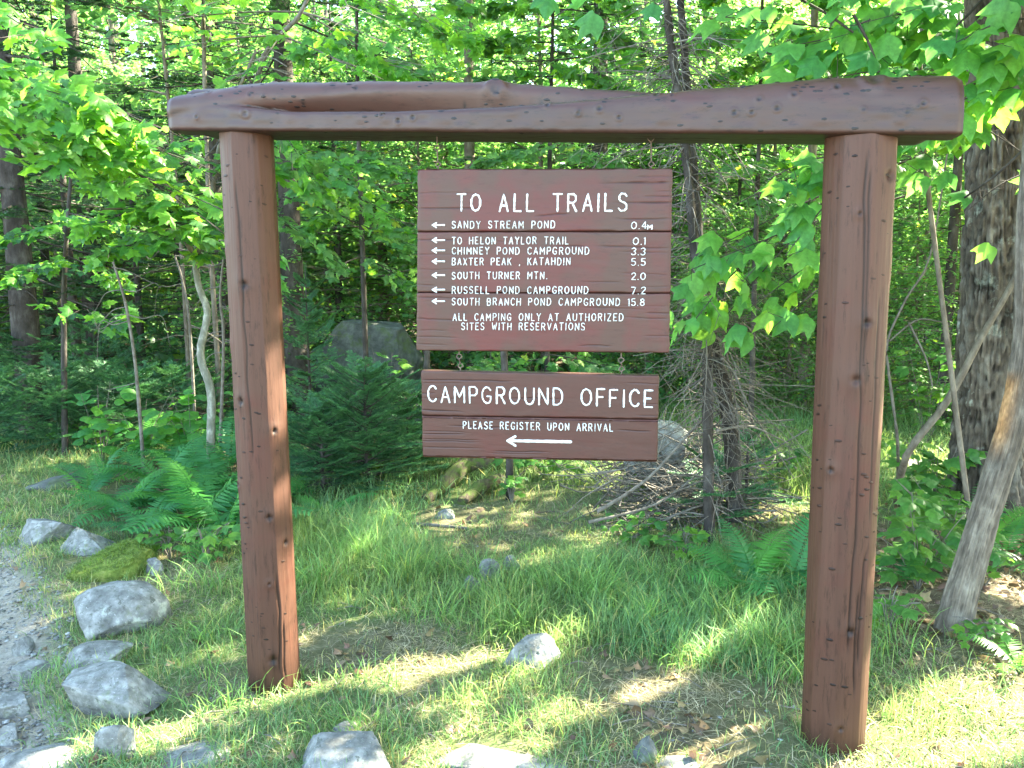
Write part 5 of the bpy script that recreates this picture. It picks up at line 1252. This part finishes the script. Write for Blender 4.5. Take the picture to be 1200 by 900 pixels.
# ------------------------------------------------------------------ young firs right of the left post
def fir(x, y, H, R, nb, lab, group=None, lo=.06, ntw=15, nn=34, nl=.026, leader=True, name='young_fir'):
    base = onz(x, y); r = thing(name, lab, 'fir', base, group); tr, nd = MB(), MB()
    tube(tr, [base - V(0, 0, .05), base + V(0, 0, H * .6), base + V(0, 0, H)], [.016, .010, .003], 7)
    if leader:
        needle_branch(nd, tr, base + V(0, 0, H * .8), V(.01, .02, 1), H * .22, 2, 30, nl, droop=0, r0=.004, width=.3)
    for k in range(nb):
        q = lo + (.93 - lo) * (k + rng.random()) / nb; az = k * 2.399 + rng.normal(0, .3)
        L = R * ((1.02 - q) ** .75 if leader else (1.02 - q) ** .42) * rng.uniform(.6, 1.2) + .05
        needle_branch(nd, tr, base + V(0, 0, H * q), V(math.cos(az), math.sin(az), .12 + .5 * q + rng.normal(0, .2)), L, ntw, nn, nl, droop=.12, r0=.005, upcurve=.10)
    tr.build('trunk', M['bark_dark'], r); nd.build('needles', M['fir_young'], r, kind='stuff', smooth=False)
    return r
p = P(361, 400, 6.7); fir(p[0], p[1], 1.62, .55, 50, 'young fir with an upright leader just right of the left post')
p = P(425, 400, 6.05); fir(p[0], p[1], .92, .66, 95, 'low bushy dark fir between the left post and the lower sign', leader=False)
p = P(475, 400, 6.6); fir(p[0], p[1], .66, .5, 60, 'smallest bushy fir touching the left edge of the lower sign', leader=False)
p = P(372, 400, 5.9); fir(p[0], p[1], .66, .5, 64, 'small fir close against the lower half of the left post', leader=False)
p = P(835, 400, 4.9); fir(p[0], p[1], .48, .45, 13, 'sparse low fir boughs around the foot of the dead fir', leader=False)
p = P(880, 400, 5.6); fir(p[0], p[1], .5, .45, 14, 'small sparse fir just left of the right post behind the ferns', leader=False)
for i, (px, d, H, R) in enumerate([(-20, 7.3, .7, .9), (60, 7.6, .75, .9), (140, 7.7, .7, .8), (200, 8.2, .7, .8), (30, 8.2, 1.1, 1.0), (110, 8.4, 1.2, 1.0)]):
    p = P(px, 400, d); r = fir(p[0], p[1], H, R, 30, ['low spreading dark fir at the left edge above the grass verge', 'low spreading dark fir straight below the left conifer trunk', 'low spreading dark fir behind the hobblebush leaves',
        'low dark fir bough layer behind the pale sapling trunk', 'knee high dark fir behind the verge firs near the left conifer', 'waist high dark fir between the left conifer and the thin dead stems'][i], leader=False, nl=.034, ntw=13, nn=28)
    r.children[1].data.materials[0] = M['needles']

# ------------------------------------------------------------------ dead fir with a thicket of bare twigs, centre right
b = G(832, 640); dd = b[1] + .15
t = thing('dead_fir', 'nearly dead fir of two twisted stems with bare twigs right of the signs', 'tree', b)
m = MB(); pA = spline([b - V(0, 0, .05), P(830, 560, dd), P(829, 440, dd), P(826, 390, dd), P(815, 300, dd), P(803, 170, dd), P(790, 80, dd), P(781, 0, dd), P(770, -200, dd)], 60)
tube(m, pA, np.linspace(.034, .020, len(pA)), 9, noise_amp=.14); m.build('trunk', M['bark_dark'], t)
m = MB(); pB = spline([P(862, 610, dd + .2), P(856, 510, dd + .2), P(848, 455, dd + .15), P(835, 400, dd + .1), P(822, 320, dd + .08), P(812, 200, dd + .08), P(802, 60, dd + .1), P(795, -40, dd + .1)], 60)
tube(m, pB, np.linspace(.05, .02, len(pB)), 9, noise_amp=.14); m.build('trunk', M['bark_dark'], t)
m = MB()
for _ in range(500):
    pth = pA if rng.random() < .55 else pB; i = rng.integers(4, 50); p0 = pth[i]; az = rng.uniform(0, 6.28); L = rng.uniform(.12, .75) * rng.uniform(.5, 1)
    d = V(math.cos(az), math.sin(az) * .8, rng.uniform(-.9, .15)); p1 = p0 + d * L * .5 + V(0, 0, .03); p2 = p0 + d * L + V(*rng.normal(0, .07, 3))
    tube(m, spline([p0, p1, p2], 7), np.linspace(rng.uniform(.0025, .006), .0012, 7), 4, col=tuple([rng.uniform(.6, 1.4)] * 3), cap=False)
    for _ in range(2): q = p1 + (p2 - p1) * rng.random(); tube(m, [q, q + V(*rng.normal(0, .09, 3)) - V(0, 0, .05)], [.0018, .0009], 3, cap=False)
m.build('twigs', M['twig'], t, kind='stuff')
for (pts, r0, lab) in [([(838, 395), (850, 410), (862, 470), (868, 540), (866, 600)], .008, 'long curved pale dead branch hanging from the dead fir beside the right stem'),
                       ([(846, 420), (858, 435), (880, 480), (905, 520), (930, 560)], .008, 'dead branch drooping from the dead fir toward the right post'),
                       ([(840, 505), (880, 500), (925, 520)], .010, 'crooked dark dead branch reaching from the dead fir toward the right post'),
                       ([(700, 600), (760, 560), (815, 500), (850, 470)], .012, 'dark fallen bough sloping up from the brushwood behind the lower sign'),
                       ([(690, 612), (770, 590), (830, 545)], .011, 'grey fallen branch lying across the brushwood right of the lower sign'),
                       ([(720, 640), (800, 600), (835, 590)], .010, 'thin grey fallen branch in front of the brushwood')]:
    p = [P(x, y, dd - .1 + .1 * i) for i, (x, y) in enumerate(pts)]
    log(p, [r0, r0 * .7, r0 * .35], lab, M['twig'], 7, 'dead_branch', 'branch', .1)
m = MB()
for _ in range(760):
    c = P(rng.normal(795, 55), 560, rng.uniform(4.9, 6.4)); c[2] = ground_z(c[0], c[1]) + abs(rng.normal(0, .20)) + .02
    a = rng.uniform(0, 3.14); L = rng.uniform(.15, .65); d = V(math.cos(a), math.sin(a) * .6, rng.normal(.15, .35)) * L
    tube(m, spline([c - d * .5, c + V(*rng.normal(0, .03, 3)), c + d * .5], 6), np.linspace(rng.uniform(.003, .008), .0015, 6), 4, col=tuple([rng.uniform(.4, 1.3)] * 3), cap=False)
m.build('brushwood', M['twig'], kind='stuff')
b = G(597, 585)
t = thing('thin_tree', 'thin trunk standing just behind the lower sign with its foot under the board', 'tree', b)
m = MB(); stem(m, [b - V(0, 0, .05), P(597, 540, b[1]), P(593, 460, b[1]), P(588, 380, b[1]), P(580, 300, b[1])], .03, .022, 9, .08); m.build('trunk', M['bark_dark'], t)
b = G(500, 520); t = thing('thin_tree', 'thin trunk glimpsed in the gap at the left end between the two signs', 'tree', b)
m = MB(); stem(m, [b - V(0, 0, .05), P(500, 430, b[1]), P(503, 370, b[1]), P(508, 300, b[1])], .035, .022, 9, .08); m.build('trunk', M['bark_dark'], t)
# thin dead stems left
for pts, d, lab in [([(165, 500), (160, 440), (150, 370), (140, 330), (130, 300)], 6.6, 'leaning dead stem with curled bare twigs left of the pale sapling'),
                    ([(225, 440), (222, 380), (214, 330), (205, 300)], 7.6, 'slim dead stem directly left of the pale sapling trunk'),
                    ([(254, 490), (262, 400), (258, 350), (262, 300)], 6.8, 'slim wavy stem directly right of the pale sapling trunk')]:
    p = [P(x, y, d) for x, y in pts]; p[0][2] = min(p[0][2], float(ground_z(p[0][0], p[0][1])))
    t = thing('dead_sapling', lab, 'sapling', p[0]); m = MB(); stem(m, p, .016, .008, 7, .1)
    for _ in range(9):
        i = rng.integers(1, len(p)); q = p[i] + V(0, 0, rng.uniform(-.1, .1)); s_ = rng.choice([-1, 1]); stem(m, [q, q + V(s_ * .12, 0, -.03), q + V(s_ * .25, .05, rng.uniform(-.2, .05)), q + V(s_ * .3, .05, rng.uniform(-.35, .1))], .005, .0015, 4)
    m.build('trunk', M['twig'], t)

# ------------------------------------------------------------------ ferns
def frond_mesh(L, width, npin, seed):
    r0 = np.random.default_rng(seed); m = MB(); k = np.linspace(0, 1, 14)
    arch = lambda t: V(0, L * t * (1 - .12 * t), L * (.42 * t - .62 * t * t))
    path = np.array([arch(t) for t in k]); tube(m, path, np.linspace(.003, .0008, len(path)), 4, col=(1.1, 1, .8), cap=False)
    vs, fs = [], []
    for q in range(npin):
        t = .18 + .81 * q / npin; w = width * math.sin(math.pi * min(1, (t - .08) * 1.02)) ** .8 * (1.15 - .6 * t) + .008; o = arch(t); fw = unit(arch(min(1, t + .03)) - arch(t - .03))
        for sg in (-1, 1):
            sd = unit(V(sg, 0, -.10 + r0.normal(0, .08)) + fw * r0.uniform(.22, .42)); up = unit(fw - sd * (fw @ sd)); ww = L * .0175 * (1.2 - .6 * t); K = 6; a0 = len(vs); w *= r0.uniform(.9, 1.06)
            drp = lambda z: V(0, 0, -.22 * w * z * z)
            K = 4
            for z in range(K):
                z0 = z / K; hw = ww * (1 - z0 ** 1.6) * r0.uniform(.8, 1.15) + .001
                vs.append(o + sd * w * z0 + up * hw + drp(z0) - V(0, 0, hw * .2)); vs.append(o + sd * w * (z0 + .08) - up * hw * .9 + drp(z0) - V(0, 0, hw * .2))
            vs.append(o + sd * w + drp(1)); tip = len(vs) - 1
            for z in range(K - 1): q = a0 + 2 * z; fs += [[q, q + 1, q + 2], [q + 1, q + 3, q + 2]]
            fs.append([tip - 2, tip - 1, tip])
    m.add(np.array(vs), np.array(fs), (1, 1, 1)); return m.mesh('frond', M['fern'], smooth=False)
FR = [frond_mesh(.66, .17, 19, 1), frond_mesh(.56, .15, 17, 2), frond_mesh(.76, .20, 21, 3)]
def fern(x, y, n, sc, lab, group=None, tilt=.35, zoff=0.0):
    n = max(5, int(n * .95))
    r = thing('fern', lab, 'fern', onz(x, y, zoff), group)
    for k in range(n):
        o = bpy.data.objects.new('frond', FR[k % 3]); COL.objects.link(o); o.parent = r; s_ = sc * rng.uniform(.75, 1.15)
        o.rotation_euler = (rng.uniform(.25, .95) + (.25 if k > n * .6 else 0), rng.normal(0, .15), k * 2.399 + rng.normal(0, .3)); o.scale = (s_, s_, s_)
for i, (px, py, n, sc, lab) in enumerate([(235, 625, 14, 1.0, 'largest fern clump between the pale sapling and the left post'), (150, 605, 12, .85, 'fern clump spreading over the flat dark rock side of the verge'), (190, 575, 12, .9, 'fern clump in the middle of the fern bank left of the post'),
                                  (255, 590, 12, .9, 'fern clump close behind the left post at knee height'), (215, 548, 12, .9, 'fern clump at the foot of the pale sapling'), (120, 570, 9, .7, 'small fern at the left end of the fern bank'), (270, 555, 10, .8, 'fern clump right of the pale sapling foot'),
                                  (170, 630, 8, .6, 'short fern just above the moss mound'), (160, 545, 10, .8, 'rear fern clump below the hobblebush leaves'), (290, 610, 9, .7, 'fern clump hidden partly by the left post'),
                                  (205, 600, 12, .95, 'full fern clump in the middle of the bank above the moss mound'), (265, 635, 9, .8, 'low fern touching the left side of the left post'), (100, 590, 8, .6, 'small fern between the flat dark rock and the angular rock'),
                                  (385, 610, 6, .55, 'small fern sticking up from grass right of the left post'), (880, 700, 10, .8, 'wide fern spreading left of the right post at shin height'), (925, 690, 7, .7, 'fern with fronds passing behind the right post'), (845, 690, 7, .6, 'small fern beside the foot of the dead fir'),
                                  (1180, 660, 9, .7, 'fern at the right edge behind the leaning trunk'), (1160, 640, 8, .7, 'fern between the leaning trunk and the big furrowed trunk'), (1195, 790, 6, .5, 'sunlit fern frond tips at the right edge near the bottom'), (1060, 690, 6, .5, 'small fern low between the right post and the leaning trunk')]):
    g = G(px, py); fern(g[0], g[1], n, sc, lab)

# ------------------------------------------------------------------ leafy plants
LV_OVAL = leaf_variants(T_OVAL, M['striped_leaf']); M['herb'] = leaf_material('herb_leaf', (0.085, 0.21, 0.045), (0.17, 0.38, 0.05), objrand=True); LV_HERB = leaf_variants(T_STRIPED, M['herb'])
def leafy_plant(px, py, w, h, n, size, lab, variants, name='leafy_plant', stems=7, cat='plant'):
    g = G(px, py); r = thing(name, lab, cat, onz(g[0], g[1])); tw = MB(); c = 0
    for s_ in range(stems):
        az = rng.uniform(0, 6.28); rr = rng.uniform(.1, 1) * w * .5; top = g + V(math.cos(az) * rr, math.sin(az) * rr * .7, h * rng.uniform(.5, 1)); mid = (g + top) / 2 + V(0, 0, .05)
        pth = spline([g - V(0, 0, .02), mid, top], 12); tube(tw, pth, np.linspace(.004, .0015, len(pth)), 5, cap=False)
        for k in range(n // stems):
            t = rng.uniform(.35, 1); q = pth[int(t * (len(pth) - 1))]; a2 = rng.uniform(0, 6.28); d = V(math.cos(a2), math.sin(a2), rng.uniform(-.35, .15)); q2 = q + d * size * rng.uniform(.4, 1.0)
            tube(tw, [q, q2], [.0012, .0009], 3, cap=False); nn = V(0, -.35, 1) + rng.normal(0, .25, 3); S_, D_, N_ = basis(d[None], np.array(nn)[None]); z = size * rng.uniform(.6, 1.15)
            o = bpy.data.objects.new('leaf', variants[c % len(variants)]); c += 1; COL.objects.link(o); o.parent = r; p = Vector(q2 - onz(g[0], g[1]))
            o.matrix_local = Matrix(((S_[0][0] * z, D_[0][0] * z, N_[0][0] * z, p.x), (S_[0][1] * z, D_[0][1] * z, N_[0][1] * z, p.y), (S_[0][2] * z, D_[0][2] * z, N_[0][2] * z, p.z), (0, 0, 0, 1)))
    tw.build('stem', M['twig'], r)
for a in [(1075, 690, .55, .50, 60, .10, 'tall maple-leaved plant close behind the right post', LV_HERB), (1110, 650, .7, .45, 60, .11, 'leafy plant in front of the big furrowed trunk', LV_HERB), (1040, 740, .3, .22, 26, .07, 'low round-leaved plant at the foot of the right post', LV_HERB),
          (1095, 600, .8, .5, 60, .11, 'leafy plant left of the big furrowed trunk foot', LV_HERB), (1085, 520, .9, 1.0, 80, .11, 'bushy shrub between the right post and the big furrowed trunk', LV_HERB), (1150, 690, .4, .25, 26, .08, 'small leafy seedlings behind the leaning trunk', LV_HERB),
          (165, 545, .9, .72, 60, .15, 'hobblebush with broad leaves above the ferns left of the pale sapling', LV_OVAL), (120, 545, .6, .75, 36, .13, 'hobblebush leaves at the left end of the fern bank', LV_OVAL), (225, 540, .6, .62, 36, .14, 'hobblebush leaves beside the pale sapling trunk', LV_OVAL),
          (470, 540, .5, .65, 20, .15, 'drooping broad leaf plant touching the left end of the lower sign', LV_OVAL), (80, 520, .4, .25, 16, .12, 'broad single-leaved plant on the grass verge', LV_OVAL), (600, 590, .25, .22, 24, .06, 'small yellow-green seedlings around the thin trunk under the sign', LV_HERB),
          (640, 560, .8, .25, 50, .09, 'low leafy seedlings behind the lower sign', LV_HERB), (430, 560, .4, .2, 20, .07, 'small leafy weeds at the foot of the bushy fir', LV_HERB), (240, 660, .35, .25, 36, .07, 'leafy weeds at the front edge of the fern bank', LV_HERB), (200, 655, .3, .22, 30, .07, 'leafy weeds right behind the moss mound', LV_HERB),
          (455, 505, 1.1, .85, 60, .11, 'leafy shrub half covering the huge shaded boulder', LV_HERB), (750, 640, .6, .2, 50, .06, 'low leafy weeds left of the dead fir foot', LV_HERB), (800, 660, .5, .2, 40, .06, 'low leafy weeds in front of the dead fir', LV_HERB), (1160, 760, .4, .15, 30, .05, 'tiny weeds among dead leaves near the right edge', LV_HERB), (1010, 560, .9, .45, 50, .10, 'leafy plant hidden partly behind the middle of the right post', LV_HERB),
          (915, 560, .8, .35, 40, .09, 'low leafy plants on the grass behind the dead fir', LV_HERB), (575, 480, 1.0, 1.0, 60, .12, 'leafy shrub seen in the gap between the two signs', LV_HERB), (700, 470, 1.0, 1.2, 70, .12, 'leafy shrub behind the right half of the signs', LV_HERB)]:
    leafy_plant(*a)

# ------------------------------------------------------------------ grass, straw, fallen leaves, gravel
RK = np.array(ROCKS)
POSTS = np.array([(BL[0], BL[1], .10), (BR[0], BR[1], .105)])
def free_of(x, y, k=.8):
    ok = np.ones(len(x), bool)
    for cx, cy_, r in list(RK) + list(POSTS): ok &= (x - cx) ** 2 + (y - cy_) ** 2 > (r * k * .85) ** 2
    return ok
def blades(x, y, h, bend, w, col, mb, zz=None):
    n = len(x); z0 = ground_z(x, y) - .01 if zz is None else zz; az = rng.uniform(0, 2 * math.pi, n); az = az + .0; d = np.stack([np.cos(az), np.sin(az), np.zeros(n)], -1)
    fa = rng.uniform(0, 2 * math.pi, n); s_ = np.stack([np.cos(fa), np.sin(fa), np.zeros(n)], -1)
    lv = []
    for t in (0, .35, .7, 1.0):
        c = np.stack([x, y, z0], -1) + d * (bend * h * t ** 1.9)[:, None]; c[:, 2] += h * (t - .42 * np.clip(bend, 0, 1.6) * t ** 2.4)
        ww = w * (1, .95, .62, 0)[(0, .35, .7, 1.0).index(t)]
        lv += [c - s_ * ww[:, None], c + s_ * ww[:, None]] if t < 1 else [c]
    v = np.stack(lv, 1).reshape(-1, 3)
    q = (np.arange(n) * 7)[:, None, None] + np.array([[0, 1, 3, 2], [2, 3, 5, 4]])[None]; t3 = (np.arange(n) * 7)[:, None, None] + np.array([[4, 5, 6]])[None]
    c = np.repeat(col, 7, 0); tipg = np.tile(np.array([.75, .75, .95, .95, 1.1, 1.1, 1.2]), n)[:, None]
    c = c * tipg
    mb.v.append(v); mb.f.append(q.reshape(-1, 4) + mb.n); mb.f.append(t3.reshape(-1, 3) + mb.n); mb.c.append(c); mb.n += len(v)
def scatter(n, y0, y1, pw, halfw=.72, pad=.6):
    y = y0 + (y1 - y0) * rng.random(n) ** pw; x = rng.uniform(-1, 1, n) * (halfw * y + pad); return x, y
GR = MB(); ST = MB()
for (n, y0, y1, pw, wmul, hmul) in [(150000, 1.9, 5.2, 1.15, 1.0, 1.0), (90000, 4.8, 9.5, 1.1, 1.5, 1.0), (34000, 9, 17, 1.2, 3.2, 1.2)]:
    x, y = scatter(n, y0, y1, pw); fpp = floor_props(x, y); am = fpp[:, 0]
    tuft = .5 + .5 * fbm(x * 5, y * 5, 0, 3, 41) * 2.0
    onroad = sstep(.02, -.14, x - road_edge(y) + .12 * noise(x * 5, y * 5, 0, 51))
    pr = np.clip(am / 1.5, 0, 1) ** 1.4 * (.35 + 1.0 * np.clip(tuft, 0, 1.1)) * (1 - onroad * .995)
    if y0 > 8: pr *= (fbm(x * .5, y * .5, 0, 2, 61) > -.1) * .8
    k = (rng.random(n) < pr) & free_of(x, y, .72); x, y, fpp, tuft = x[k], y[k], fpp[k], tuft[k]; n = len(x)
    h = fpp[:, 1] * rng.uniform(.45, 1.25, n) * (.65 + .6 * np.clip(tuft, 0, 1)) * hmul
    st = rng.random(n) < fpp[:, 2] * .8
    b = rng.uniform(.72, 1.25, n)[:, None]; cool = (.5 + .5 * noise(x * 1.5, y * 1.5, 0, 71))[:, None]
    col = b * np.hstack([.85 + .35 * (1 - cool), np.ones((n, 1)), .9 + .5 * cool])
    yel = rng.random(n) < .05; col[yel] = col[yel] * [2.0, 1.35, .9]; col[st] = b[st] * [2.6, 1.35, 2.0]
    bend = np.abs(rng.normal(.55, .45, n)) + .1
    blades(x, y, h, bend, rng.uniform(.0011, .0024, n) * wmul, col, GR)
# tall arching sedge tufts
for (px, py, cnt, h) in [(420, 660, 130, .30), (370, 690, 90, .26), (480, 680, 110, .28), (700, 710, 120, .30), (760, 740, 110, .28), (840, 730, 120, .28), (900, 770, 110, .26), (640, 700, 80, .24), (590, 740, 80, .22), (520, 730, 60, .2), (250, 690, 50, .22), (235, 655, 46, .26),
                         (205, 690, 30, .2), (340, 590, 80, .28), (460, 620, 80, .26), (800, 780, 60, .2), (1040, 740, 60, .24), (1060, 775, 30, .2), (900, 700, 60, .24), (560, 680, 60, .25), (330, 690, 60, .22), (240, 755, 60, .15), (430, 800, 60, .13), (270, 830, 60, .14), (600, 850, 50, .12), (420, 860, 60, .13),
                         (780, 690, 90, .26), (690, 670, 60, .22), (250, 800, 40, .12), (1000, 790, 30, .14), (930, 800, 60, .2)]:
    g = G(px, py); n = cnt; rr = rng.uniform(.0, .13, n); a = rng.uniform(0, 6.28, n); x, y = g[0] + rr * np.cos(a) * 1.4, g[1] + rr * np.sin(a)
    b = rng.uniform(.8, 1.3, n)[:, None]; col = b * np.array([.95, 1.05, .9]); yy = rng.random(n) < .10; col[yy] = b[yy] * [2.3, 1.5, 1.4]
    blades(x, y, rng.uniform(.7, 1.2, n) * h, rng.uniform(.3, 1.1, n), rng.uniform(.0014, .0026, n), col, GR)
for cx, cy_, r in ROCKS:
    if cy_ > 6.5 or cx < road_edge(cy_) + .02: continue
    n = int(900 * r); a = rng.uniform(0, 6.28, n); rr = r * rng.uniform(.72, 1.12, n); x, y = cx + rr * np.cos(a), cy_ + rr * np.sin(a) * .92
    b = rng.uniform(.7, 1.25, n)[:, None]; col = b * np.array([1, 1, .95]); st = rng.random(n) < .25; col[st] = b[st] * [2.6, 1.4, 2.0]
    blades(x, y, rng.uniform(.03, .095, n), rng.uniform(.2, 1.2, n), rng.uniform(.0011, .0021, n), col, GR)
for o in [o_ for o_ in bpy.data.objects if o_.name.startswith('mossy_rock')]:
    mw = o.matrix_basis; vv = np.array([mw @ v_.co for v_ in o.data.vertices]); nn_ = np.array([v_.normal for v_ in o.data.vertices]); up_ = vv[nn_[:, 2] > .25]; n = 2600; q = up_[rng.integers(0, len(up_), n)] + rng.normal(0, .006, (n, 3)) * [1, 1, 0]
    b = rng.uniform(.6, 1.3, n)[:, None]; blades(q[:, 0], q[:, 1], rng.uniform(.012, .035, n), rng.uniform(.3, 1.6, n), rng.uniform(.0012, .0022, n), b * np.array([.95, .82, .5]), GR, q[:, 2] - .006)
for cx, cy_, r in POSTS:
    n = 90; a = rng.uniform(0, 6.28, n); x, y = cx + r * 1.12 * np.cos(a), cy_ + r * 1.12 * np.sin(a); b = rng.uniform(.8, 1.3, n)[:, None]; col = b * np.array([1.1, 1.05, .95])
    blades(x, y, rng.uniform(.03, .12, n), rng.uniform(.2, 1.1, n), rng.uniform(.0012, .002, n), col, GR)
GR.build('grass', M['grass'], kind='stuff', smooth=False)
# dry thatch
n = 170000; x, y = scatter(n, 1.9, 6.5, 1.3); fpp = floor_props(x, y); pr = (.25 + fpp[:, 2]) * (1 - sstep(-.05, -.25, x - road_edge(y))) * (.3 + .9 * (fbm(x * 3, y * 3, 0, 2, 81) > -.05)); k = (rng.random(n) < pr * .8) & free_of(x, y, .8); x, y = x[k], y[k]; n = len(x)
b = rng.uniform(.5, 1.25, n)[:, None] * np.ones((1, 3)); blades(x, y, rng.uniform(.02, .065, n), rng.uniform(1.0, 2.6, n), rng.uniform(.0009, .0020, n), b, ST); ST.build('dry_grass', M['straw'], kind='stuff', smooth=False)
# fallen leaves
n = 26000; x, y = scatter(n, 2.0, 14, 1.25); fpp = floor_props(x, y); am = fpp[:, 0]
right = sstep(.35 * 1, .9, x - .32 * y + .1)
pr = (.10 + .9 * np.clip(.55 - am, 0, .55) / .55) * (.4 + .6 * right + .5 * sstep(6, 9, y)) * (1 - sstep(.0, -.2, x - road_edge(y)) * .95)
k = (rng.random(n) < pr) & free_of(x, y, .9); x, y = x[k], y[k]; n = len(x); p = np.stack([x, y, ground_z(x, y) + rng.uniform(.003, .02, n)], -1)
b = rng.uniform(.45, 1.7, n)[:, None]; col = b * np.hstack([np.ones((n, 1)), rng.uniform(.85, 1.15, (n, 1)), rng.uniform(.8, 1.4, (n, 1))]); dr = rand_dir(n); dr[:, 2] *= .3
m = MB(); stamp(m, p, dr, rand_dir(n, 2.2), rng.uniform(.025, .062, n), T_LITTER, col); m.build('fallen_leaves', M['litter'], kind='stuff', smooth=False)
# fallen twigs
m = MB()
for _ in range(700):
    x, y = scatter(1, 2.1, 7.5, 1.1, .7, .2); x, y = x[0], y[0]
    if x < road_edge(y): continue
    c = onz(x, y, .012); a = rng.uniform(0, 3.14); L = rng.uniform(.04, .22); d = V(math.cos(a), math.sin(a), rng.normal(0, .08)) * L
    tube(m, [c - d * .5, c + V(*rng.normal(0, .008, 3)), c + d * .5], [.0016, .0024, .0010], 4, col=tuple([rng.uniform(.5, 1.6)] * 3), cap=False)
m.build('fallen_twigs', M['twig'], kind='stuff')
# gravel on the track and grit among the grass
def pebbles(n, xs, ys, s, name, colr=(.6, 1.4)):
    ico = unit(np.array([[0, 0, 1], [.9, 0, .1], [.28, .85, .1], [-.72, .53, .1], [-.72, -.53, .1], [.28, -.85, .1], [0, 0, -1.0], [.5, .5, .7], [-.5, .3, .75], [0, -.6, .75]]))
    ico = ico[:7]; f = np.array([[0, i, i % 5 + 1] for i in range(1, 6)] + [[6, i % 5 + 1, i] for i in range(1, 6)])
    p = np.stack([xs, ys, ground_z(xs, ys) + s * .15], -1); v = ico[None] * s[:, None, None] * rng.uniform(.55, 1.2, (n, 7, 1)) * np.array([1.2, 1, .55])
    a = rng.uniform(0, 6.28, n); ca, sa = np.cos(a)[:, None], np.sin(a)[:, None]; v = np.stack([v[..., 0] * ca - v[..., 1] * sa, v[..., 0] * sa + v[..., 1] * ca, v[..., 2]], -1) + p[:, None]
    ff = f[None] + (np.arange(n) * 7)[:, None, None]; m = MB(); m.add(v.reshape(-1, 3), ff.reshape(-1, 3), np.repeat(np.repeat(rng.uniform(*colr, (n, 1)), 3, 1), 7, 0)); m.build(name, M['rock'], kind='stuff', smooth=True)
n = 26000; y = 1.6 + 4.2 * rng.random(n) ** 1.2; x = road_edge(y) + .12 - 1.6 * rng.random(n) ** .9; s = .0025 + .016 * rng.random(n) ** 5; k = free_of(x, y, .9); pebbles(k.sum(), x[k], y[k], s[k], 'gravel')
n = 2600; x, y = scatter(n, 2.0, 5.5, 1.1); k = (x > road_edge(y)) & (noise(x * 2, y * 2, 0, 14) > .1) & free_of(x, y, .9); pebbles(k.sum(), x[k], y[k], .002 + .010 * rng.random(k.sum()) ** 4, 'grit')
